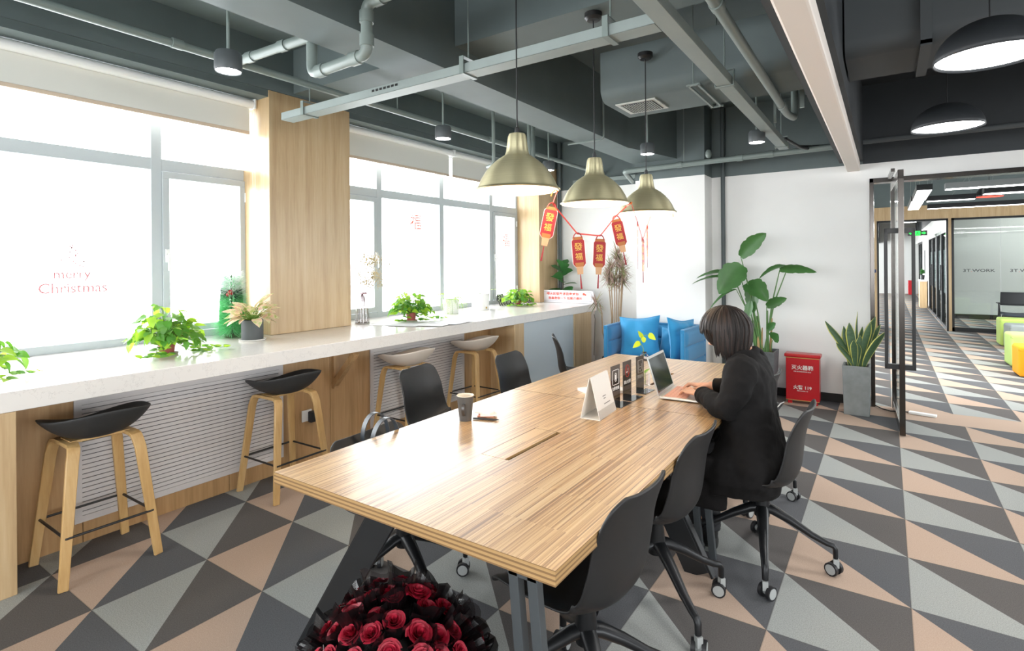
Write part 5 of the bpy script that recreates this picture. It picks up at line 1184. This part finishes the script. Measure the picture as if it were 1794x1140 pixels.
# shelf with plant by the corridor wall
t = thing('corridor_cabinet', 'narrow wooden cabinet with a white top against the corridor wall', 'cabinet', (.955, 22.2, 0)); B().box((0, 0, .42), (.18, .9, .84)).build('body', M_OAK, t); B().box((0, 0, .86), (.2, .94, .04)).build('top', M_WPLAST, t)
random.seed(31); t = thing('corridor_plant', 'small green plant in a dark pot on the corridor cabinet', 'potted plant', (.95, 22.2, .885)); pot(t, .05, .06, .14, M_BLACK); g = B()
for i in range(26): g.leaf(LM((random.uniform(-.03, .03), random.uniform(-.03, .03), .16+random.random()*.12), random.random()*6.28, R(random.uniform(0, 70))), .13, .06, .3, .2)
g.build('foliage', M_LEAFD, t)
tag(B().box((1.062, 23.4, 1.45), (.01, .5, .8)).build('wall_picture', M_BLACK), 'dark framed picture on the corridor wall above the cabinet', 'picture')
tag(B().box((-.215, LY-.006, 1.275), (.03, .012, .07)).build('access_panel', mat('panel_blue', '#27335e', .4)), 'small dark blue access reader on the wooden door post', 'card reader')
# hanging LED panels
def led(x0, x1, y0, y1, label, z=2.35, h=.07, side=M_BLACKM):
    t = thing('led_panel_light', label, 'panel light', ((x0+x1)/2, (y0+y1)/2, z), 0, 'suspended LED panels in the lobby'); a, b = (x1-x0)/2, (y1-y0)/2
    B().bx(-a, a, -b, b, 0, h).build('housing', side, t); B().bx(-a+.008, a-.008, -b+.008, b-.008, -.003, .0005).build('diffuser', mat('led_panel', '#ffffff', .5, emis=7), t)
    g = B()
    for sx in (-1, 1): g.tube([(sx*a*.85, 0, h), (sx*a*.4, 0, CZ-z)], .0025, 5)
    g.build('wire', M_GREYP, t)
led(.30, .455, 8.2, 9.57, 'white LED panel running away from the door, the nearer of the two in line'); led(.29, .445, 9.65, 11.3, 'white LED panel running away from the door, the farther of the two in line')
led(.575, 3.4, 8.22, 8.38, 'long LED panel lying across the lobby, nearest and highest in the photo', side=mat('led_side_grey', '#8b8f90', .4)); led(.47, 1.01, 9.76, 9.9, 'short LED panel across the lobby, middle one'); led(.55, 3.5, 11.2, 11.34, 'long LED panel across the lobby, farthest and lowest in the photo')
led(1.02, 1.9, 9.1, 9.3, 'LED panel fragment at the right edge, between the long ones')
t = thing('round_pendant_light', 'short dark round pendant with a red rim among the LED panels', 'pendant lamp', (1.22, 10.4, 2.42)); B().lathe([(.16, 0), (.165, .02), (.10, .14), (.001, .15)], 28).build('shade', M_BLACKM, t, smooth=True); B().lathe([(.001, -.002), (.158, -.002)], 28).build('diffuser', mat('red_glow', '#ff4a3a', .5, emis=1.2), t); B().cyl((0, 0, .15), (0, 0, CZ-2.42), .004, n=6).build('cord', M_BLACK, t)
for x, y in ((.4, 9.3), (2.2, 8.4), (2.2, 11.3), (4, 9.5)): light('lobby_panel_glow', 'AREA', (x, y, 2.33), 32, (.98, 1, 1), shape='RECTANGLE', size=1.4, size_y=.15)
# poufs
def pouf(x, y, w_, h_, c, label, rz=0):
    t = thing('cube_pouf', label, 'pouf', (x, y, 0), R(rz), 'coloured cube stools in the lobby')
    o = B().box((0, 0, h_/2+.004), (w_, w_, h_-.008)).build('body', mat('pouf_'+c[1:], c, .8), t, bevel=.035, seg=4, smooth=True)
    a = w_/2-.012; g = B(); g.tube([(-a, -a, h_-.05), (a, -a, h_-.05), (a, a, h_-.05), (-a, a, h_-.05), (-a, -a, h_-.05)], .014, 6); g.build('piping', mat('pouf_'+c[1:], c, .8), t)
pouf(1.885, 12.45, .44, .43, '#8f9796', 'grey cube stool in front of the lime one near the folding chair', 3); pouf(1.86, 13.0, .46, .48, '#b5cf6a', 'lime green cube stool behind the grey one')
pouf(1.64, 10.55, .44, .47, '#b5d07a', 'lime green cube stool behind the yellow one at the right edge', 2); pouf(1.585, 9.72, .40, .40, '#efa312', 'yellow-orange cube stool cut by the right edge of the photo', 2)
# folding visitor chair
t = thing('visitor_chair', 'black mesh visitor chair with armrests in front of the glass partition', 'chair', (2.10, 14.45, 0))
g = B(); g.grid(lambda u, v: V(((u-.5)*.46*(1-.06*v), .20+.03*v-.05*math.cos((u-.5)*PI), .60+.26*v)), 10, 6); g.build('backrest', mat('mesh_black', '#2a2c2f', .7), t, smooth=True, solid=.02)
g = B(); g.grid(lambda u, v: V(((u-.5)*.47, -.24+.44*v, .45-.02*math.sin(u*PI)+.01*(v-.5))), 8, 8); g.build('seat', mat('seat_blue_black', '#363d48', .6), t, smooth=True, solid=.04)
for sx in (-1, 1):
    g = B(); g.tube([(sx*.27, .24, .01), (sx*.26, .14, .45), (sx*.25, .17, .66)], .012, 8); g.build('leg', M_BLACKM, t); g = B(); g.tube([(sx*.27, -.16, .01), (sx*.26, -.06, .35), (sx*.26, .1, .62)], .012, 8); g.build('leg', M_BLACKM, t)
    g = B(); g.box((sx*.28, -.02, .655), (.05, .26, .02)); g.build('armrest', M_BLACK, t, bevel=.006)

# ------------------------------------------------------------------ the woman
M_SKIN = mat('skin', '#d9a78a', .5, spec=.4); M_SKIN.node_tree.nodes['Principled BSDF'].inputs['Subsurface Weight'].default_value = .08; M_SKIN.node_tree.nodes['Principled BSDF'].inputs['Subsurface Radius'].default_value = (.02, .008, .005)
M_COAT = mat('black_wool_coat', '#0d0b0b', .9, spec=.25, bump=.12, nscale=220); M_JEAN = mat('black_jeans', '#16171b', .75); M_BOOT = mat('black_boot', '#101011', .4)
M_HAIR = mat('dark_brown_hair', '#100906', .6, spec=.3); M_HAIR2 = mat('brown_hair_strand', '#20130d', .5, spec=.35)
WX, WY = -.52, 3.06
wo = thing('person', 'person with brown bob hair in a long black coat, seated typing at the laptop', 'person', (WX, WY, 0))
WT = Matrix.Translation((-WX, -WY, 0))
def ell(c, ax, ay, a_, b_, n=20, p=1.0):
    """ring around c with half axes a_ along ax and b_ along ay"""
    c, ax, ay = V(c), V(ax).normalized(), V(ay).normalized()
    return [c + ax*(a_*math.copysign(abs(math.cos(t))**p, math.cos(t))) + ay*(b_*math.copysign(abs(math.sin(t))**p, math.sin(t))) for t in [2*PI*k/n for k in range(n)]]
def remesh(o, vox, smooth=4, fac=.5):
    m_ = o.modifiers.new('fuse', 'REMESH'); m_.mode = 'VOXEL'; m_.voxel_size = vox; m_.use_smooth_shade = True
    if smooth: s_ = o.modifiers.new('soften', 'SMOOTH'); s_.iterations = smooth; s_.factor = fac
    return o
# body (skin): head, neck, trunk, arms, hands, legs fused into one surface
b = B(); b.T = WT
HC = V((-.725, 3.06, 1.165)); FD = V((-.80, .10, -.60)).normalized(); HU = V((-.58, 0, .81)); HU = (HU-FD*HU.dot(FD)).normalized(); HS = HU.cross(FD)   # side: toward her left/right
def H(f, u, s): return HC + FD*f + HU*u + HS*s
# skull and face from stacked rings (u up)
rg = []
for u, fo, fb, sd in ((-.118, .070, .012, .018), (-.108, .080, -.01, .030), (-.088, .084, -.035, .046), (-.06, .086, -.07, .058), (-.03, .085, -.09, .065), (.0, .086, -.098, .070), (.03, .088, -.10, .073), (.06, .080, -.096, .070), (.085, .06, -.08, .058), (.105, .025, -.05, .035), (.11, .0, -.02, .012)):
    rg.append(ell(H((fo+fb)/2, u, 0), FD, HS, (fo-fb)/2, sd, 24))
b.rings(rg)
b.tube([H(.082, .018, 0), H(.092, -.005, 0), H(.106, -.028, 0), H(.092, -.040, 0)], [.006, .009, .013, .010], 8)           # nose
for s_ in (-1, 1): b.ball(H(.094, -.036, s_*.011), .007, 8, 6); b.ball(H(-.005, -.012, s_*.074), (.016, .010, .026), 10, 8)
b.tube([H(.086, -.062, -.022), H(.094, -.060, 0), H(.086, -.062, .022)], [.004, .0075, .004], 8); b.tube([H(.084, -.072, -.018), H(.091, -.072, 0), H(.084, -.072, .018)], [.004, .008, .004], 8)
b.ball(H(.074, -.104, 0), .018, 10, 8)
b.tube([H(-.03, -.05, 0), H(-.04, -.11, 0), (-.62, 3.07, 1.02), (-.60, 3.07, .97)], [.050, .046, .046, .05], 14)
b.rings([ell((-.60, 3.07, 1.0), (1, 0, 0), (0, 1, 0), .06, .10), ell((-.59, 3.07, .94), (1, 0, 0), (0, 1, 0), .075, .13), ell((-.60, 3.07, .80), (1, 0, 0), (0, 1, 0), .08, .13), ell((-.60, 3.07, .65), (1, 0, 0), (0, 1, 0), .08, .12), ell((-.58, 3.07, .50), (1, 0, 0), (0, 1, 0), .11, .15), ell((-.58, 3.07, .45), (1, 0, 0), (0, 1, 0), .10, .13)])
LA = [(-.59, 2.895, .955), (-.615, 2.86, .86), (-.69, 2.865, .785), (-.80, 3.01, .787), (-.865, 3.105, .79)]   # left arm shoulder..wrist
RA = [(-.60, 3.245, .955), (-.64, 3.31, .86), (-.70, 3.36, .795), (-.80, 3.355, .787), (-.875, 3.35, .79)]
for A in (LA, RA): b.tube(A, [.036, .038, .036, .030, .023], 12); b.ball(A[0], .04, 12, 8)
def hand(wr, dirv, side, sgn):
    """palm down hand from wrist along dirv; side = thumb-ward horizontal"""
    wr, d, s_ = V(wr), V(dirv).normalized(), V(side).normalized(); up = V((0, 0, 1))
    b.rings([ell(wr, s_, up, .024, .017, 14), ell(wr+d*.03, s_, up, .033, .015, 14), ell(wr+d*.06-up*.002, s_, up, .040, .013, 14), ell(wr+d*.082-up*.005, s_, up, .038, .011, 14)])
    for k, (o_, l1, l2, l3, r_) in enumerate(((.029, .040, .024, .019, .0080), (.010, .045, .027, .020, .0084), (-.010, .042, .025, .020, .0080), (-.028, .033, .020, .017, .0070))):
        p0 = wr+d*.072+s_*o_-up*.004; dd = (d+s_*o_*3.2).normalized(); cur = (.10, .16, .04, .12)[k]
        p1 = p0+dd*l1+up*(.010-.004*k+cur*.02); p2 = p1+(dd*.72-up*.66).normalized()*l2; p3 = p2+(dd*.55-up*.80).normalized()*l3*.75
        b.tube([p0, p0.lerp(p1, .5)+up*.004, p1, p1.lerp(p2, .5), p2, p3], [r_*1.15, r_*1.05, r_*1.1, r_*.98, r_*.95, r_*.72], 10); b.ball(p3, r_*.72, 8, 6); b.ball(p0+dd*.006+up*.003, r_*1.25, 8, 6)
    t0 = wr+d*.018+s_*.024; t1 = t0+(d*.62+s_*.75-up*.12).normalized()*.036; t2 = t1+(d*.88+s_*.38-up*.25).normalized()*.030; t3 = t2+(d*.97-up*.3).normalized()*.020
    b.tube([t0-d*.012-s_*.01, t0, t1, t2, t3], [.015, .014, .0115, .0095, .007], 10); b.ball(t3, .007, 8, 6)
hand((-.868, 3.108, .790), (-.78, .55, -.02), (.5, .8, 0), 1); hand((-.872, 3.35, .790), (-.97, -.16, -.02), (.14, -.98, 0), -1)
LEG = {}
for s_, y0, kn, ft in ((-1, 2.98, (-.90, 2.93, .50), (-.80, 3.02, .09)), (1, 3.15, (-.93, 3.18, .50), (-.92, 3.17, .09))):
    b.tube([(-.59, y0, .50), (-.70, (y0+kn[1])/2, .515), kn, ((kn[0]+ft[0])/2+.01, (kn[1]+ft[1])/2, .30), ft], [.085, .075, .058, .05, .036], 14)
    b.tube([ft, (ft[0]-.02, ft[1], .05), (ft[0]-.13, ft[1], .03)], [.036, .04, .028], 12)
    LEG[s_] = (y0, kn, ft)
bo = b.build('body', M_SKIN, wo, smooth=True); remesh(bo, .0042, 3, .4)
# face details
g = B(); g.T = WT
for s_ in (-1, 1): g.ball(H(.079, .0, s_*.031), .0105, 12, 8)
g.build('eyes', mat('eye_white', '#e8e4de', .2), wo, smooth=True); g = B(); g.T = WT
for s_ in (-1, 1): g.ball(H(.0865, -.002, s_*.031), .0052, 10, 8); g.tube([H(.085, .022, s_*.017), H(.087, .026, s_*.033), H(.078, .021, s_*.048)], [.002, .0028, .0015], 6)
g.build('eyebrows_and_irises', mat('dark_iris', '#1c120e', .3), wo, smooth=True); g = B(); g.T = WT; g.tube([H(.091, -.0605, -.018), H(.0995, -.060, 0), H(.091, -.0605, .018)], [.002, .0052, .002], 8); g.tube([H(.089, -.0705, -.015), H(.0975, -.071, 0), H(.089, -.0705, .015)], [.002, .0058, .002], 8); g.build('lips', mat('lip', '#b4655b', .4), wo, smooth=True)
# trousers and boots
g = B(); g.T = WT
for s_ in (-1, 1):
    y0, kn, ft = LEG[s_]; g.tube([(-.59, y0, .50), (-.72, (y0+kn[1])/2, .515), kn, (kn[0]+.0, kn[1], .43), ((kn[0]+ft[0])/2+.01, (kn[1]+ft[1])/2, .30), (ft[0]+.005, ft[1], .17), (ft[0]+.005, ft[1], .10)], [.10, .09, .074, .070, .062, .056, .060], 16)
    for z in (.12, .145, .17, .2): g.tube([V((ft[0]+.005, ft[1], z))+V((math.cos(a)*.058, math.sin(a)*.058, .006*math.sin(3*a+z*60))) for a in [2*PI*k/16 for k in range(17)]], .006, 6)
jo = g.build('trousers', M_JEAN, wo, smooth=True); remesh(jo, .007, 2)
for s_ in (-1, 1):
    y0, kn, ft = LEG[s_]; g = B(); g.T = WT; g.tube([(ft[0]+.005, ft[1], .14), (ft[0]+.005, ft[1], .08), (ft[0]-.0, ft[1], .045)], [.046, .048, .047], 14); g.rings([ell((ft[0]+.05, ft[1], .035), (0, 1, 0), (0, 0, 1), .03, .033, 16), ell((ft[0], ft[1], .045), (0, 1, 0), (0, 0, 1), .042, .043, 16), ell((ft[0]-.09, ft[1], .036), (0, 1, 0), (0, 0, 1), .044, .034, 16), ell((ft[0]-.155, ft[1], .026), (0, 1, 0), (0, 0, 1), .032, .024, 16), ell((ft[0]-.175, ft[1], .022), (0, 1, 0), (0, 0, 1), .012, .016, 16)]); o = g.build('boot', M_BOOT, wo, smooth=True); remesh(o, .006, 2)
# coat: trunk, skirt and sleeves fused
g = B(); g.T = WT
X_, Y_ = (1, 0, 0), (0, 1, 0)
tr_ = [((-.632, 3.065, 1.06), .062, .072), ((-.618, 3.065, 1.035), .078, .108), ((-.605, 3.065, 1.005), .092, .165), ((-.600, 3.065, .965), .106, .195), ((-.598, 3.065, .90), .120, .20), ((-.595, 3.065, .82), .124, .198), ((-.590, 3.055, .72), .130, .205), ((-.590, 3.045, .62), .150, .240), ((-.60, 3.03, .53), .176, .275), ((-.61, 3.02, .46), .190, .285), ((-.615, 3.02, .41), .188, .268), ((-.62, 3.015, .385), .175, .262)]
g.rings([ell(c, X_, Y_, a_, b_, 36, .92 if c[2] > .56 else .68) for c, a_, b_ in tr_])
g.rings([ell((-.66, 3.05, .56), X_, Y_, .12, .20, 24), ell((-.78, 3.05, .545), X_, Y_, .12, .20, 24), ell((-.86, 3.05, .50), X_, Y_, .06, .17, 24)])
g.rings([ell((-.72, 2.84, .55), X_, Y_, .12, .06, 16), ell((-.76, 2.82, .42), X_, Y_, .11, .045, 16), ell((-.745, 2.82, .30), X_, Y_, .09, .03, 16)])
# sleeves
g.tube([(-.60, 2.97, .985), (-.602, 2.905, .972), (-.612, 2.862, .92), (-.625, 2.842, .85), (-.66, 2.842, .80), (-.70, 2.87, .797), (-.77, 2.965, .797), (-.845, 3.075, .797)], [.078, .080, .076, .068, .066, .062, .053, .044], 18)
g.tube([(-.605, 3.16, .985), (-.61, 3.225, .972), (-.645, 3.285, .91), (-.68, 3.335, .85), (-.715, 3.36, .81), (-.78, 3.36, .798), (-.85, 3.352, .797)], [.078, .080, .074, .064, .060, .052, .043], 18)
# collar
g.tube([V((-.632, 3.065, 1.045))+V((.066*math.cos(a), .078*math.sin(a), .012*math.cos(a))) for a in [2*PI*k/20 for k in range(21)]], .017, 10, caps=False)
co = g.build('coat', M_COAT, wo, smooth=True); remesh(co, .0085, 5)
tx = bpy.data.textures.new('coat_folds', 'CLOUDS'); tx.noise_scale = .11; tx.noise_depth = 2
dm = co.modifiers.new('folds', 'DISPLACE'); dm.texture = tx; dm.strength = .034; dm.mid_level = .5
# lapel fold at the back seam and pocket flap
# hair: a bob built from a fused cap plus layered locks
CC = V((-.712, 3.06, 1.165)); RF, RB, RS, RT = .124, .124, .108, .118
g = B(); g.T = WT; g.ball(CC, (RF*.93, RS*.93, RT*.95), 28, 20)
g.rings([ell((-.677, 3.06, 1.17), X_, Y_, .078, .094), ell((-.672, 3.06, 1.10), X_, Y_, .070, .094), ell((-.665, 3.06, 1.065), X_, Y_, .055, .082)])
for s_ in (-1, 1): g.rings([ell((-.695, 3.06+s_*.078, 1.17), X_, Y_, .052, .022), ell((-.688, 3.06+s_*.080, 1.10), X_, Y_, .046, .020), ell((-.680, 3.06+s_*.076, 1.055), X_, Y_, .034, .014)])
ho = g.build('hair', M_HAIR, wo, smooth=True); remesh(ho, .006, 5)
random.seed(41)
g = B(); g.T = WT
for i in range(900):
    az = random.uniform(-PI, PI); g.cur = 0 if random.random() < .6 else 1; aa = abs(az)
    zend = 1.150 if aa < .35 else (1.150-(aa-.35)*.14 if aa < .95 else 1.050-.018*random.random()-.012*(aa > 1.6))
    if -1.32 < az < -.35: zend = 1.145-.03*max(0, (-az-.9)/.4)
    zend += random.uniform(-.014, .016); part = random.uniform(-.02, .02); pts_ = []; zeq = CC.z-.01; L1 = 1.0; N_ = 11; k1 = 6
    rx = RF if math.cos(az) > 0 else RB*1.06; lay = random.uniform(.97, 1.05)
    for k in range(k1+1):
        th = (.10+.90*k/k1)*PI/2
        pts_.append(CC + V((-math.cos(az)*math.sin(th)*rx*lay + (.02 if k == 0 else 0)*0, math.sin(az)*math.sin(th)*RS*lay, math.cos(th)*RT*lay)))
    e = pts_[-1]; dz = e.z-zend
    for k in range(1, 6):
        q = k/5; cx, cy = -.672, 3.06
        inn = 1-.10*q*q if aa > .95 else 1-.02*q; fwd = 1.0
        out = .006*math.sin(q*PI)
        hx, hy = e.x-cx, e.y-cy
        if aa > 2.0: hx *= (1-.10*q)
        pts_.append(V((cx+hx*inn, cy+hy*inn, e.z-dz*q)) + V((math.sin(i*1.7+q*3), math.cos(i*2.3+q*2.4), 0))*.0028*q)
    pts_ = [p_+V((math.sin(i*3.1+j*.8), math.cos(i*1.9+j*.6), 0))*.0011 for j, p_ in enumerate(pts_)]
    r0 = random.uniform(.0026, .0056); n_ = len(pts_)
    g.tube(pts_, [r0]+[r0*1.25]*(n_-4)+[r0, r0*.7, r0*.2], 6, flat=.35)
g.build('hair_strands', [M_HAIR, M_HAIR2], wo, smooth=True)
